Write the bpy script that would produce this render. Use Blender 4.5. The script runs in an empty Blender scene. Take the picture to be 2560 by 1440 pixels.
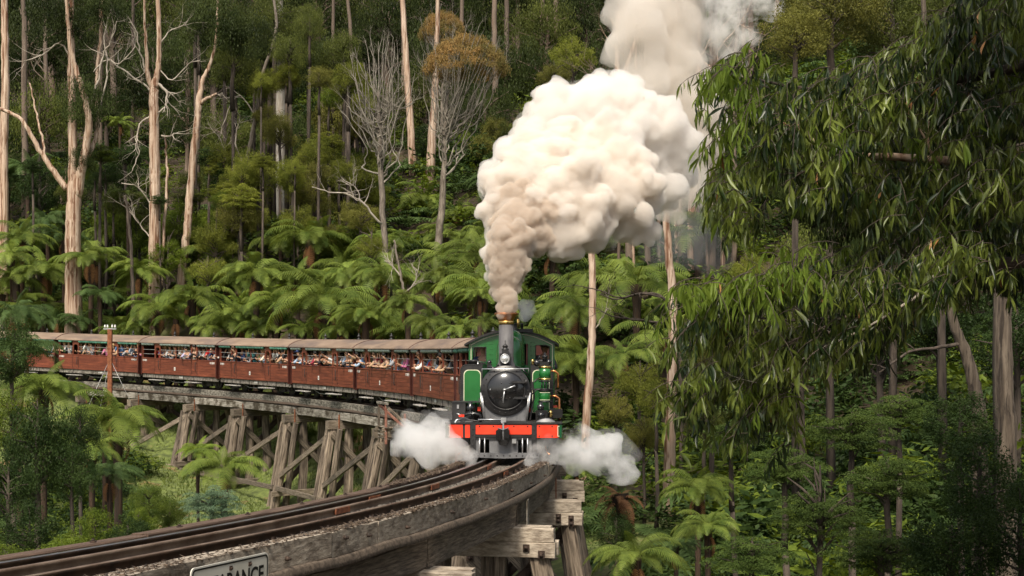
import bpy, bmesh, math, random
import numpy as np
from mathutils import Vector, Matrix, noise
from mathutils.bvhtree import BVHTree
R=math.radians
scn=bpy.context.scene
# ---------------------------------------------------------------- camera
cam_d=bpy.data.cameras.new('camera'); cam=bpy.data.objects.new('camera',cam_d)
scn.collection.objects.link(cam); scn.camera=cam
F=3334.0; HY=857.0; CZ=2.295
cam.location=(0,0,CZ); cam.rotation_euler=(R(90),0,0)
cam_d.sensor_width=36; cam_d.lens=36*F/2560; cam_d.shift_y=(HY-720)/2560
cam_d.clip_start=.3; cam_d.clip_end=900
# ---------------------------------------------------------------- world and sun
SUN_EL,SUN_AZ=R(52),R(-166)      # azimuth measured clockwise from +Y (away from the camera)
w=bpy.data.worlds.new('World'); scn.world=w; w.use_nodes=True
nt=w.node_tree; bg=nt.nodes['Background']
sky=nt.nodes.new('ShaderNodeTexSky'); sky.sky_type='NISHITA'; sky.sun_disc=False
sky.sun_elevation=SUN_EL; sky.sun_rotation=SUN_AZ
sky.air_density=1.3; sky.dust_density=4.0
hsv=nt.nodes.new('ShaderNodeHueSaturation'); hsv.inputs['Saturation'].default_value=.45   # thin overcast: a greyer sky
nt.links.new(sky.outputs['Color'],hsv.inputs['Color']); nt.links.new(hsv.outputs['Color'],bg.inputs['Color']); bg.inputs['Strength'].default_value=.12
sl=bpy.data.lights.new('sun','SUN'); so=bpy.data.objects.new('sun',sl); scn.collection.objects.link(so)
sl.energy=3.5; sl.angle=R(12); sl.color=(1,.90,.75)
sd=Vector((math.sin(SUN_AZ)*math.cos(SUN_EL),math.cos(SUN_AZ)*math.cos(SUN_EL),math.sin(SUN_EL)))
so.rotation_euler=sd.to_track_quat('Z','Y').to_euler()
scn.view_settings.view_transform='Standard'; scn.view_settings.look='None'
scn.view_settings.exposure=0.32; scn.view_settings.gamma=1; scn.view_settings.use_curve_mapping=False
cy=scn.cycles
cy.max_bounces=16; cy.diffuse_bounces=3; cy.glossy_bounces=3; cy.transmission_bounces=4; cy.transparent_max_bounces=8
cy.volume_bounces=16; cy.use_denoising=True; cy.volume_step_rate=2.0; cy.volume_max_steps=128
cy.use_adaptive_sampling=True; cy.adaptive_threshold=.02
cy.sample_clamp_indirect=6
scn.render.use_persistent_data=False
def P(px,py,Y): return Vector(((px-1280)*Y/F, Y, CZ-(py-HY)*Y/F))
# ---------------------------------------------------------------- helpers
COL=scn.collection
def link(o):
    COL.objects.link(o); return o
def tag(o,label=None,cat=None,group=None,kind=None):
    if label: o['label']=label
    if cat: o['category']=cat
    if group: o['group']=group
    if kind: o['kind']=kind
    return o
def thing(name,label,cat,loc=(0,0,0),rot=(0,0,0),group=None,scale=None):
    o=bpy.data.objects.new(name,None); o.empty_display_size=.2; link(o)
    o.location=loc; o.rotation_euler=rot
    if scale: o.scale=(scale,)*3 if not hasattr(scale,'__len__') else scale
    return tag(o,label,cat,group)
def put(name,mesh,parent=None,loc=(0,0,0),rot=(0,0,0),scale=None,mtx=None):
    o=bpy.data.objects.new(name,mesh); link(o); o.parent=parent
    if mtx is not None: o.matrix_local=mtx
    else:
        o.location=loc; o.rotation_euler=rot
        if scale: o.scale=(scale,)*3 if not hasattr(scale,'__len__') else scale
    return o
KIDS={}
def copy_tree(o,parent=None):
    c=o.copy(); COL.objects.link(c); c.parent=parent
    for ch in list(o.children): copy_tree(ch,c)
    return c
class MB:
    def __init__(s): s.v=[];s.f=[];s.m=[];s.cm=0;s.sm=[];s.smooth=False
    def add(s,v,f):
        n=len(s.v); s.v+= [tuple(x) for x in v]; s.f+=[tuple(i+n for i in q) for q in f]; s.m+=[s.cm]*len(f); s.sm+=[s.smooth]*len(f); return s
    def box(s,x0,y0,z0,x1,y1,z1,M=None,ch=0):
        if ch>0:
            c=ch; pr=[(y0+c,z0),(y1-c,z0),(y1,z0+c),(y1,z1-c),(y1-c,z1),(y0+c,z1),(y0,z1-c),(y0,z0+c)]
            v=[(x0,a,b) for a,b in pr]+[(x1,a,b) for a,b in pr]
            f=[(i,(i+1)%8,8+(i+1)%8,8+i) for i in range(8)]+[tuple(range(7,-1,-1)),tuple(range(8,16))]
        else:
            v=[(x0,y0,z0),(x1,y0,z0),(x1,y1,z0),(x0,y1,z0),(x0,y0,z1),(x1,y0,z1),(x1,y1,z1),(x0,y1,z1)]
            f=[(3,2,1,0),(4,5,6,7),(0,1,5,4),(1,2,6,5),(2,3,7,6),(3,0,4,7)]
        if M is not None: v=[M@Vector(p) for p in v]
        return s.add(v,f)
    def tube(s,pts,rad,n=8,cap=True):
        pts=[Vector(p) for p in pts]; k=len(pts)
        if not hasattr(rad,'__len__'): rad=[rad]*k
        up=Vector((0,0,1)); t0=(pts[1]-pts[0]).normalized()
        if abs(t0.z)>.9: up=Vector((1,0,0))
        a=t0.cross(up).normalized(); V=[]
        for i,p in enumerate(pts):
            t=(pts[min(i+1,k-1)]-pts[max(i-1,0)])
            t=t.normalized() if t.length>1e-9 else t0
            a=(a-t*a.dot(t)).normalized(); b=t.cross(a)
            for j in range(n):
                q=2*math.pi*j/n; V.append(p+(a*math.cos(q)+b*math.sin(q))*rad[i])
        f=[(i*n+j,i*n+(j+1)%n,(i+1)*n+(j+1)%n,(i+1)*n+j) for i in range(k-1) for j in range(n)]
        sm=s.smooth; s.smooth=True
        if cap: f+= [tuple(range(n-1,-1,-1)),tuple((k-1)*n+j for j in range(n))]
        s.add(V,f); s.smooth=sm; return s
    def lathe(s,prof,n=20,M=None,smooth=True):
        V=[]; k=len(prof)
        for r,z in prof:
            for j in range(n):
                q=2*math.pi*j/n; p=Vector((r*math.cos(q),r*math.sin(q),z)); V.append(M@p if M is not None else p)
        f=[(i*n+j,i*n+(j+1)%n,(i+1)*n+(j+1)%n,(i+1)*n+j) for i in range(k-1) for j in range(n)]
        if prof[0][0]>1e-4: f.append(tuple(range(n-1,-1,-1)))
        if prof[-1][0]>1e-4: f.append(tuple((k-1)*n+j for j in range(n)))
        sm=s.smooth; s.smooth=smooth; s.add(V,f); s.smooth=sm; return s
    def prism(s,poly,d0,d1,axis='x'):
        """2D outline extruded along an axis. axis x: poly in (y,z)"""
        n=len(poly)
        def q(d,a,b): return (d,a,b) if axis=='x' else ((a,d,b) if axis=='y' else (a,b,d))
        v=[q(d0,a,b) for a,b in poly]+[q(d1,a,b) for a,b in poly]
        f=[(i,(i+1)%n,n+(i+1)%n,n+i) for i in range(n)]+[tuple(range(n-1,-1,-1)),tuple(range(n,2*n))]
        return s.add(v,f)
    def ball(s,c,r,sub=1,sc=(1,1,1)):
        n=10*sub if sub>1 else 8; k=5*sub if sub>1 else 5
        V=[];f=[]
        for i in range(k+1):
            a=math.pi*i/k
            for j in range(n):
                b=2*math.pi*j/n; V.append((c[0]+r*sc[0]*math.sin(a)*math.cos(b),c[1]+r*sc[1]*math.sin(a)*math.sin(b),c[2]+r*sc[2]*math.cos(a)))
        f=[(i*n+j,(i+1)*n+j,(i+1)*n+(j+1)%n,i*n+(j+1)%n) for i in range(k) for j in range(n)]
        sm=s.smooth; s.smooth=True; s.add(V,f); s.smooth=sm; return s
    def mesh(s,name,mats):
        me=bpy.data.meshes.new(name); me.from_pydata(s.v,[],s.f)
        for m in (mats if isinstance(mats,(list,tuple)) else [mats]): me.materials.append(m)
        if any(s.m): me.polygons.foreach_set('material_index',s.m)
        me.polygons.foreach_set('use_smooth',s.sm)
        me.update(); return me
    def build(s,name,mats,parent=None,**k): return put(name,s.mesh(name,mats),parent,**k)
def npmesh(name,V,Fc,mats,smooth=False,midx=None):
    """V (n,3); Fc (m,k) all k-gons"""
    V=np.asarray(V,dtype=np.float32); Fc=np.asarray(Fc,dtype=np.int32); m,k=Fc.shape
    me=bpy.data.meshes.new(name); me.vertices.add(len(V)); me.vertices.foreach_set('co',V.ravel())
    me.loops.add(m*k); me.loops.foreach_set('vertex_index',Fc.ravel())
    me.polygons.add(m); me.polygons.foreach_set('loop_start',np.arange(m,dtype=np.int32)*k)
    if smooth: me.polygons.foreach_set('use_smooth',np.ones(m,dtype=bool))
    for mm in (mats if isinstance(mats,(list,tuple)) else [mats]): me.materials.append(mm)
    if midx is not None: me.polygons.foreach_set('material_index',np.asarray(midx,dtype=np.int32))
    me.update(calc_edges=True); return me
# ---------------------------------------------------------------- materials
def mat(name,c1,c2=None,rough=.7,scale=3.0,stretch=(1,1,1),metal=0,spec=.5,bump=0,detail=4,lo=.35,hi=.65,c3=None,s3=1.0,lo3=.5,hi3=.62,rand=0.0,coat=0,st3=None,world=False):
    m=bpy.data.materials.new(name); m.use_nodes=True; t=m.node_tree; b=t.nodes['Principled BSDF']; L=t.links.new
    b.inputs['Roughness'].default_value=rough; b.inputs['Metallic'].default_value=metal; b.inputs['Specular IOR Level'].default_value=spec
    if coat: b.inputs['Coat Weight'].default_value=coat; b.inputs['Coat Roughness'].default_value=.08
    b.inputs['Base Color'].default_value=(*c1,1)
    if c2 is None: return m
    tc=t.nodes.new('ShaderNodeTexCoord'); mp=t.nodes.new('ShaderNodeMapping'); mp.inputs['Scale'].default_value=stretch
    src=tc.outputs['Object']
    if world: g=t.nodes.new('ShaderNodeNewGeometry'); src=g.outputs['Position']
    oi=t.nodes.new('ShaderNodeObjectInfo')
    if not world:
        ad=t.nodes.new('ShaderNodeVectorMath'); ad.operation='MULTIPLY_ADD'
        L(oi.outputs['Random'],ad.inputs[0]); ad.inputs[1].default_value=(37,19,23); L(src,ad.inputs[2]); src=ad.outputs[0]
    L(src,mp.inputs['Vector'])
    n=t.nodes.new('ShaderNodeTexNoise'); n.inputs['Scale'].default_value=scale; n.inputs['Detail'].default_value=detail; n.inputs['Roughness'].default_value=.62
    L(mp.outputs[0],n.inputs['Vector'])
    r=t.nodes.new('ShaderNodeMapRange'); r.inputs[1].default_value=lo; r.inputs[2].default_value=hi; L(n.outputs[0],r.inputs[0])
    mx=t.nodes.new('ShaderNodeMix'); mx.data_type='RGBA'; L(r.outputs[0],mx.inputs[0]); mx.inputs[6].default_value=(*c1,1); mx.inputs[7].default_value=(*c2,1)
    out=mx.outputs[2]
    if c3 is not None:
        m3=t.nodes.new('ShaderNodeMapping'); m3.inputs['Scale'].default_value=st3 or stretch; L(src,m3.inputs['Vector'])
        n3=t.nodes.new('ShaderNodeTexNoise'); n3.inputs['Scale'].default_value=s3; n3.inputs['Detail'].default_value=5; n3.inputs['Roughness'].default_value=.65; L(m3.outputs[0],n3.inputs['Vector'])
        r3=t.nodes.new('ShaderNodeMapRange'); r3.inputs[1].default_value=lo3; r3.inputs[2].default_value=hi3; L(n3.outputs[0],r3.inputs[0])
        x3=t.nodes.new('ShaderNodeMix'); x3.data_type='RGBA'; L(r3.outputs[0],x3.inputs[0]); L(out,x3.inputs[6]); x3.inputs[7].default_value=(*c3,1); out=x3.outputs[2]
    if rand:
        rr=t.nodes.new('ShaderNodeMapRange'); rr.inputs[3].default_value=1-rand; rr.inputs[4].default_value=1+rand; L(oi.outputs['Random'],rr.inputs[0])
        vm=t.nodes.new('ShaderNodeVectorMath'); vm.operation='SCALE'; L(out,vm.inputs[0]); L(rr.outputs[0],vm.inputs['Scale']); out=vm.outputs[0]
    L(out,b.inputs['Base Color'])
    if bump:
        bp=t.nodes.new('ShaderNodeBump'); bp.inputs['Strength'].default_value=bump; bp.inputs['Distance'].default_value=.02; L(n.outputs[0],bp.inputs['Height']); L(bp.outputs[0],b.inputs['Normal'])
    return m
def leafmat(name,c1,c2,trans=.3,rough=.5,scale=1.2,rand=.25,c3=None,tcol=None,spec=.12,lo=.35,hi=.65):
    """leaf: glossy-ish skin, light passing through; colour varies clump by clump and plant by plant"""
    m=bpy.data.materials.new(name); m.use_nodes=True; t=m.node_tree; b=t.nodes['Principled BSDF']; L=t.links.new; o=t.nodes['Material Output']
    b.inputs['Roughness'].default_value=rough; b.inputs['Specular IOR Level'].default_value=spec
    tc=t.nodes.new('ShaderNodeTexCoord'); oi=t.nodes.new('ShaderNodeObjectInfo')
    n=t.nodes.new('ShaderNodeTexNoise'); n.inputs['Scale'].default_value=scale; n.inputs['Detail'].default_value=4; n.inputs['Roughness'].default_value=.7
    ad=t.nodes.new('ShaderNodeVectorMath'); ad.operation='MULTIPLY_ADD'; L(oi.outputs['Random'],ad.inputs[0]); ad.inputs[1].default_value=(31,17,29); L(tc.outputs['Object'],ad.inputs[2])
    L(ad.outputs[0],n.inputs['Vector'])
    r=t.nodes.new('ShaderNodeMapRange'); r.inputs[1].default_value=lo; r.inputs[2].default_value=hi; L(n.outputs[0],r.inputs[0])
    mx=t.nodes.new('ShaderNodeMix'); mx.data_type='RGBA'; L(r.outputs[0],mx.inputs[0]); mx.inputs[6].default_value=(*c1,1); mx.inputs[7].default_value=(*c2,1)
    rr=t.nodes.new('ShaderNodeMapRange'); rr.inputs[3].default_value=1-rand; rr.inputs[4].default_value=1+rand; L(oi.outputs['Random'],rr.inputs[0])
    vm=t.nodes.new('ShaderNodeVectorMath'); vm.operation='SCALE'; L(mx.outputs[2],vm.inputs[0]); L(rr.outputs[0],vm.inputs['Scale'])
    L(vm.outputs[0],b.inputs['Base Color'])
    tr=t.nodes.new('ShaderNodeBsdfTranslucent')
    hs=t.nodes.new('ShaderNodeHueSaturation'); hs.inputs['Hue'].default_value=.485; hs.inputs['Saturation'].default_value=1.1; hs.inputs['Value'].default_value=1.5; L(vm.outputs[0],hs.inputs['Color']); L(hs.outputs[0],tr.inputs['Color'])
    ms=t.nodes.new('ShaderNodeMixShader'); ms.inputs[0].default_value=trans; L(b.outputs[0],ms.inputs[1]); L(tr.outputs[0],ms.inputs[2]); L(ms.outputs[0],o.inputs['Surface'])
    return m
M={}
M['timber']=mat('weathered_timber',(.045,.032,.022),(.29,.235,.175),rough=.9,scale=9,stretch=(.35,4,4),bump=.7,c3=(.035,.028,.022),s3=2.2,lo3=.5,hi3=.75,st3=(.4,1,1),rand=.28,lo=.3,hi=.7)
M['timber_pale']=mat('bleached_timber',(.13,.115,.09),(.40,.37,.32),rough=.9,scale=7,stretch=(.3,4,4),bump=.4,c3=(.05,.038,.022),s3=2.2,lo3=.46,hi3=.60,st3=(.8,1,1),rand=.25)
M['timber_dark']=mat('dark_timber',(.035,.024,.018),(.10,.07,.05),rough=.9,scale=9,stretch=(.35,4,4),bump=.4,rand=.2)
M['kerb_brown']=mat('brown_kerb_timber',(.06,.035,.022),(.15,.095,.065),rough=.9,scale=9,stretch=(.3,4,4),bump=.4,rand=.2)
M['kerb_moss']=mat('mottled_kerb_timber',(.05,.045,.035),(.27,.245,.205),rough=.95,scale=7,stretch=(.8,2,2),bump=.5,c3=(.03,.025,.02),s3=9,lo3=.55,hi3=.7,st3=(1.6,.6,.4),rand=.15,lo=.38,hi=.62)
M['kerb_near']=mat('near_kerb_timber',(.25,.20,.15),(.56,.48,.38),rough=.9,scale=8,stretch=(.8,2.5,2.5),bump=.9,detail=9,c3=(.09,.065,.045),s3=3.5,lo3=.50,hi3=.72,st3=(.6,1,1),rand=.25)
M['pile']=mat('log_pile',(.045,.032,.022),(.27,.215,.16),rough=.9,scale=5,stretch=(.22,3.5,3.5),bump=.6,c3=(.04,.028,.02),s3=2.0,lo3=.5,hi3=.66,st3=(.25,2,2),rand=.3)
M['rail']=mat('rail_steel',(.035,.024,.018),(.09,.055,.035),rough=.55,scale=6,stretch=(1,1,1),metal=.4,rand=.05)
M['rail_top']=mat('polished_rail_top',(.42,.41,.40),(.30,.28,.26),rough=.28,scale=3,metal=.9)
M['check_rail']=mat('rusty_check_rail',(.10,.06,.038),(.24,.18,.135),rough=.6,scale=2,metal=.3)
M['gravel']=mat('ballast',(.07,.057,.044),(.19,.16,.13),rough=.95,scale=26,bump=1,c3=(.07,.04,.02),s3=3,lo3=.48,hi3=.62,world=True)
M['litter']=mat('bark_litter',(.10,.07,.045),(.30,.24,.17),rough=.95,scale=20,rand=.5)
M['rust']=mat('rusty_iron',(.13,.04,.018),(.28,.10,.04),rough=.85,scale=8,rand=.1)
M['iron']=mat('dark_bolt_iron',(.03,.022,.018),(.08,.05,.035),rough=.7,scale=20,metal=.3)
M['flash']=mat('sagging_flashing',(.07,.052,.038),(.17,.13,.095),rough=.85,scale=7,stretch=(3,3,3),bump=.3,world=True)
M['steel_red']=mat('red_oxide_paint',(.16,.05,.03),(.27,.13,.09),rough=.7,scale=5)
M['white']=mat('white_paint',(.75,.74,.7),rough=.5)
M['sign_face']=mat('weathered_sign_face',(.60,.58,.49),(.72,.70,.62),rough=.5,scale=2)
M['black_paint']=mat('black_paint',(.012,.012,.012),rough=.4)
# ---------------------------------------------------------------- the line of the railway (one arc, a slight dip)
K=.01783; RR=1/K; TH0=-.11195; PX0,PY0=-.16489,26.11859
CX=PX0-math.cos(TH0)*RR; CY=PY0-math.sin(TH0)*RR
def th_of(s): return TH0+K*s
def zr(s):
    s=min(s,80); return -.02228*s+.00038*s*s
def tp(s,off=0,z=0):
    """point on the line: s metres behind the buffer beam, off metres to the inside (viewer's left), z above rail"""
    a=th_of(s); r=RR-off
    return Vector((CX+r*math.cos(a),CY+r*math.sin(a),zr(s)+z))
def frame(s0,s1=None):
    """axes: X forward (towards the camera), Y outside of the curve, Z up, at the chord s0..s1"""
    if s1 is None: s1=s0
    a=tp(min(s0,s1)-.01);b=tp(max(s0,s1)+.01); o=(tp(s0)+tp(s1))/2
    x=(a-b).normalized(); y=Vector((0,0,1)).cross(x).normalized(); z=x.cross(y)
    m=Matrix.Identity(4)
    for i in range(3): m[i][0],m[i][1],m[i][2],m[i][3]=x[i],y[i],z[i],o[i]
    return m
def polar(x,y):
    r=math.hypot(x-CX,y-CY); a=math.atan2(y-CY,x-CX); return (a-TH0)/K, r-RR
def interp(x,xs,ys): return float(np.interp(x,xs,ys))
def G(x,y):
    s,d=polar(x,y); s=max(-60,min(140,s))
    V=interp(s,[-60,-20,0,15,28,36,44,52,60,66,70,90,140],[-4.8,-5.2,-5.2,-5.4,-5.7,-5.7,-5.3,-4.2,-2.6,-1.0,-.45,-.1,.8])
    if s>60 and d<-2:
        V-= min((-d-2)*.28,3.6)*min(1,(s-60)/6)
    elif d<-6: V-=min((-d-6)*.05,1.0)
    if s>60 and abs(d)<2.2: pass
    sl=interp(s,[5,22,36,60],[.12,.25,.62,.60]); sl2=interp(s,[5,22,36,60],[.30,.36,.48,.46])
    st=2.6 if s>64 else -1.0
    if d>st:
        u=d-st
        V+=sl*min(u,15)+ (sl2*(u-15) if u>15 else 0)
    V+=.22*noise.noise((x*.23,y*.23,0))+.5*noise.noise((x*.06,y*.06,3)) if abs(d)>2 or s<58 else 0
    return V
# ---------------------------------------------------------------- terrain
def terrain():
    xs=np.arange(-95,120,1.6); ys=np.arange(-6,235,1.6); nx,ny=len(xs),len(ys)
    V=[(x,y,G(x,y)) for y in ys for x in xs]
    i=np.arange(nx-1)[None,:]+np.arange(ny-1)[:,None]*nx
    Fc=np.stack([i,i+1,i+nx+1,i+nx],-1).reshape(-1,4)
    m=mat('forest_floor',(.022,.014,.008),(.06,.042,.022),rough=.95,scale=.5,bump=.4,world=True)
    t=m.node_tree; b=t.nodes['Principled BSDF']; L=t.links.new
    src=b.inputs['Base Color'].links[0].from_socket
    # cleared, mown bank under and inside the trestle: grass with bare brown patches
    g=t.nodes.new('ShaderNodeNewGeometry'); sx=t.nodes.new('ShaderNodeSeparateXYZ')
    n1=t.nodes.new('ShaderNodeTexNoise'); n1.inputs['Scale'].default_value=.55; n1.inputs['Detail'].default_value=6; n1.inputs['Roughness'].default_value=.65; L(g.outputs['Position'],n1.inputs['Vector'])
    n2=t.nodes.new('ShaderNodeTexNoise'); n2.inputs['Scale'].default_value=3.5; n2.inputs['Detail'].default_value=5; L(g.outputs['Position'],n2.inputs['Vector'])
    gr=t.nodes.new('ShaderNodeValToRGB'); e=gr.color_ramp.elements; e[0].position=.3; e[0].color=(.05,.065,.018,1); e[1].position=.62; e[1].color=(.15,.19,.045,1)
    e2=gr.color_ramp.elements.new(.74); e2.color=(.20,.17,.07,1)
    L(n2.outputs[0],gr.inputs[0])
    br=t.nodes.new('ShaderNodeMapRange'); br.inputs[1].default_value=.585; br.inputs[2].default_value=.66; L(n1.outputs[0],br.inputs[0])
    mb=t.nodes.new('ShaderNodeMix'); mb.data_type='RGBA'; L(br.outputs[0],mb.inputs[0]); L(gr.outputs[0],mb.inputs[6]); mb.inputs[7].default_value=(.22,.13,.06,1)
    d=t.nodes.new('ShaderNodeVectorMath'); d.operation='DISTANCE'; d.inputs[1].default_value=(CX,CY,0)
    fl=t.nodes.new('ShaderNodeVectorMath'); fl.operation='MULTIPLY'; fl.inputs[1].default_value=(1,1,0); L(g.outputs['Position'],fl.inputs[0]); L(fl.outputs[0],d.inputs[0])
    ma=t.nodes.new('ShaderNodeMapRange'); ma.inputs[1].default_value=RR+5.5; ma.inputs[2].default_value=RR+7.5; ma.inputs[3].default_value=1; ma.inputs[4].default_value=0; L(d.outputs['Value'],ma.inputs[0])
    L(g.outputs['Position'],sx.inputs[0])
    my=t.nodes.new('ShaderNodeMapRange'); my.inputs[1].default_value=38; my.inputs[2].default_value=44; L(sx.outputs['Y'],my.inputs[0])
    mu=t.nodes.new('ShaderNodeMath'); mu.operation='MULTIPLY'; L(ma.outputs[0],mu.inputs[0]); L(my.outputs[0],mu.inputs[1])
    fx=t.nodes.new('ShaderNodeMix'); fx.data_type='RGBA'; L(mu.outputs[0],fx.inputs[0]); L(src,fx.inputs[6]); L(mb.outputs[2],fx.inputs[7]); L(fx.outputs[2],b.inputs['Base Color'])
    o=put('ground',npmesh('ground',V,Fc,m,smooth=True)); o['kind']='structure'
terrain()
# ---------------------------------------------------------------- timber pieces
RG=random.Random(11)
def beam_mesh(L,w,h,m,seg=4,jit=.006,ch=.012,name='timber'):
    """sawn baulk along local X, centred; edges worn, faces a little uneven"""
    pr=[(-w/2+ch,-h/2),(w/2-ch,-h/2),(w/2,-h/2+ch),(w/2,h/2-ch),(w/2-ch,h/2),(-w/2+ch,h/2),(-w/2,h/2-ch),(-w/2,-h/2+ch)]
    V=[];F_=[]
    for i in range(seg+1):
        x=-L/2+L*i/seg
        for a,b in pr: V.append((x+(RG.uniform(-.008,.008) if i in (0,seg) else 0),a+RG.uniform(-jit,jit),b+RG.uniform(-jit,jit)))
    for i in range(seg):
        for j in range(8): F_.append((i*8+j,(i+1)*8+j,(i+1)*8+(j+1)%8,i*8+(j+1)%8))
    F_+= [tuple(range(8)),tuple(seg*8+j for j in range(7,-1,-1))]
    b=MB(); b.add(V,F_); return b.mesh(name,m)
def axis_m(p,q,up=Vector((0,0,1))):
    x=(q-p).normalized(); y=up.cross(x)
    if y.length<1e-3: y=Vector((0,1,0))
    y.normalize(); z=x.cross(y); m=Matrix.Identity(4); o=(p+q)/2
    for i in range(3): m[i][0],m[i][1],m[i][2],m[i][3]=x[i],y[i],z[i],o[i]
    return m
def beam(name,parent,p,q,w,h,m,seg=4,up=Vector((0,0,1)),jit=.006):
    p=Vector(p);q=Vector(q); return put(name,beam_mesh((q-p).length,w,h,m,seg,jit,name=name),parent,mtx=axis_m(p,q,up))
def log(name,parent,p,q,r0,r1,m,n=10):
    """round log along local X, fluted and knotty"""
    p=Vector(p);q=Vector(q); L=(q-p).length; seg=7; V=[];F_=[]; ph=RG.uniform(0,6); 
    fl=[RG.uniform(.86,1.1) for _ in range(n)]
    for i in range(seg+1):
        x=-L/2+L*i/seg; r=r0+(r1-r0)*i/seg
        for j in range(n):
            a=2*math.pi*j/n; rr=r*fl[j]*(1+.05*math.sin(a*3+ph+i)+RG.uniform(-.04,.04)); V.append((x,rr*math.cos(a)+.03*math.sin(i*.9+ph),rr*math.sin(a)+.03*math.cos(i*.8+ph)))
    for i in range(seg):
        for j in range(n): F_.append((i*n+j,(i+1)*n+j,(i+1)*n+(j+1)%n,i*n+(j+1)%n))
    F_+= [tuple(range(n)),tuple(seg*n+j for j in range(n-1,-1,-1))]
    b=MB(); b.add(V,F_); return put(name,b.mesh(name,m),parent,mtx=axis_m(p,q))
# ---------------------------------------------------------------- trestle bridge
BENTS=[-14,-9,-4,.6,5.2,11,17,23,28.6,34.7,39.9,45.6,50.6,56.1,61.0]
bridge=thing('trestle_bridge','curving timber trestle bridge of log piles, braces and weathered beams carrying the steam train','bridge')
bolt_me=MB().lathe([(.028,0),(.028,.03),(.018,.035),(.018,.06)],6).mesh('bolt',M['iron'])
nut_me=MB().box(-.045,-.045,0,.045,.045,.02).lathe([(.026,.02),(.026,.05)],6).mesh('bolt',M['iron'])
def bolt(parent,p,d,sc=1.0,me=None):
    return put('bolt',me or bolt_me,parent,mtx=Matrix.Translation(p)@Vector(d).to_track_quat('Z','Y').to_matrix().to_4x4()@Matrix.Scale(sc,4))
KT,KB=-.03,-.31       # kerb timber top and bottom
# kerb timbers, both sides: short baulks butted along the curve
kerb_cuts_out=[-19,-15.6,-12.2,-8.8]
def kerbs(side,mfn,cuts,w=.2):
    for a,b in zip(cuts[:-1],cuts[1:]):
        g=.012 if side<0 else .006; dj=RG.uniform(-.014,.014) if side<0 else 0; dz=RG.uniform(-.012,.012)
        ps=[tp(s,side*(.9-w/2+dj),(KT+KB)/2+dz) for s in (a+g,b-g)]
        o=beam('kerb_timber',bridge,ps[0],ps[1],w,KT-KB,mfn(a),seg=5,jit=.007)
        nb=max(2,int((b-a)/1.4))
        for k in range(nb):
            s=a+(b-a)*(k+.5)/nb
            if side<0 and a<8:
                bolt(bridge,tp(s,side*.902,(KT+KB)/2+RG.uniform(-.04,.05)),(tp(s,side*2,0)-tp(s,0,0)).normalized(),.9)
            if side>0 and a<30: bolt(bridge,tp(s,side*.8,KT-.002),(0,0,1),.6,nut_me)
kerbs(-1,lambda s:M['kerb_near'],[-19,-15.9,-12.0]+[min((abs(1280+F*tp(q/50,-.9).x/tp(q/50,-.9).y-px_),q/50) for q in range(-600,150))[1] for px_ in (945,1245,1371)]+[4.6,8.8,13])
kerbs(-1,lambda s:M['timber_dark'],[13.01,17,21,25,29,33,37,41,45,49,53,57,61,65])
kerbs(1,lambda s:M['kerb_brown'] if s<16 else M['kerb_moss'],[-19,-16,-13,-10,-7,-4,-1.2,1.6,4.6,8,12,16,19.5,23,26.6,30,33.5,37,40.5,44,47.5,51,54.5,58,61.5,65])
# flashing rolled under the kerb on the near face and along the inner face
def flashing(side,s0,s1,n,m,rr=.055,off=.93):
    V=[];Fc=[]; k=7
    for i in range(n+1):
        s=s0+(s1-s0)*i/n; sag=.02*noise.noise((s*.9,side,0))+.012*noise.noise((s*5.5,side,4)); 
        prof=[(off-.04,KB+.012),(off-.012,KB+.008),(off+.006,KB-.015),(off+.010,KB-.05),(off+.024,KB-.095),(off+.014,KB-.10),(off-.03,KB-.02)]
        for a,b in prof: V.append(tp(s,side*(a+sag*.8),b+sag)[:])
    for i in range(n):
        for j in range(k): Fc.append((i*k+j,i*k+(j+1)%k,(i+1)*k+(j+1)%k,(i+1)*k+j))
    put('flashing',npmesh('flashing',V,Fc,m,smooth=True),bridge)
flashing(-1,-18.5,5.0,190,M['flash'])
flashing(1,4,61,200,M['timber_dark'])
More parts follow.
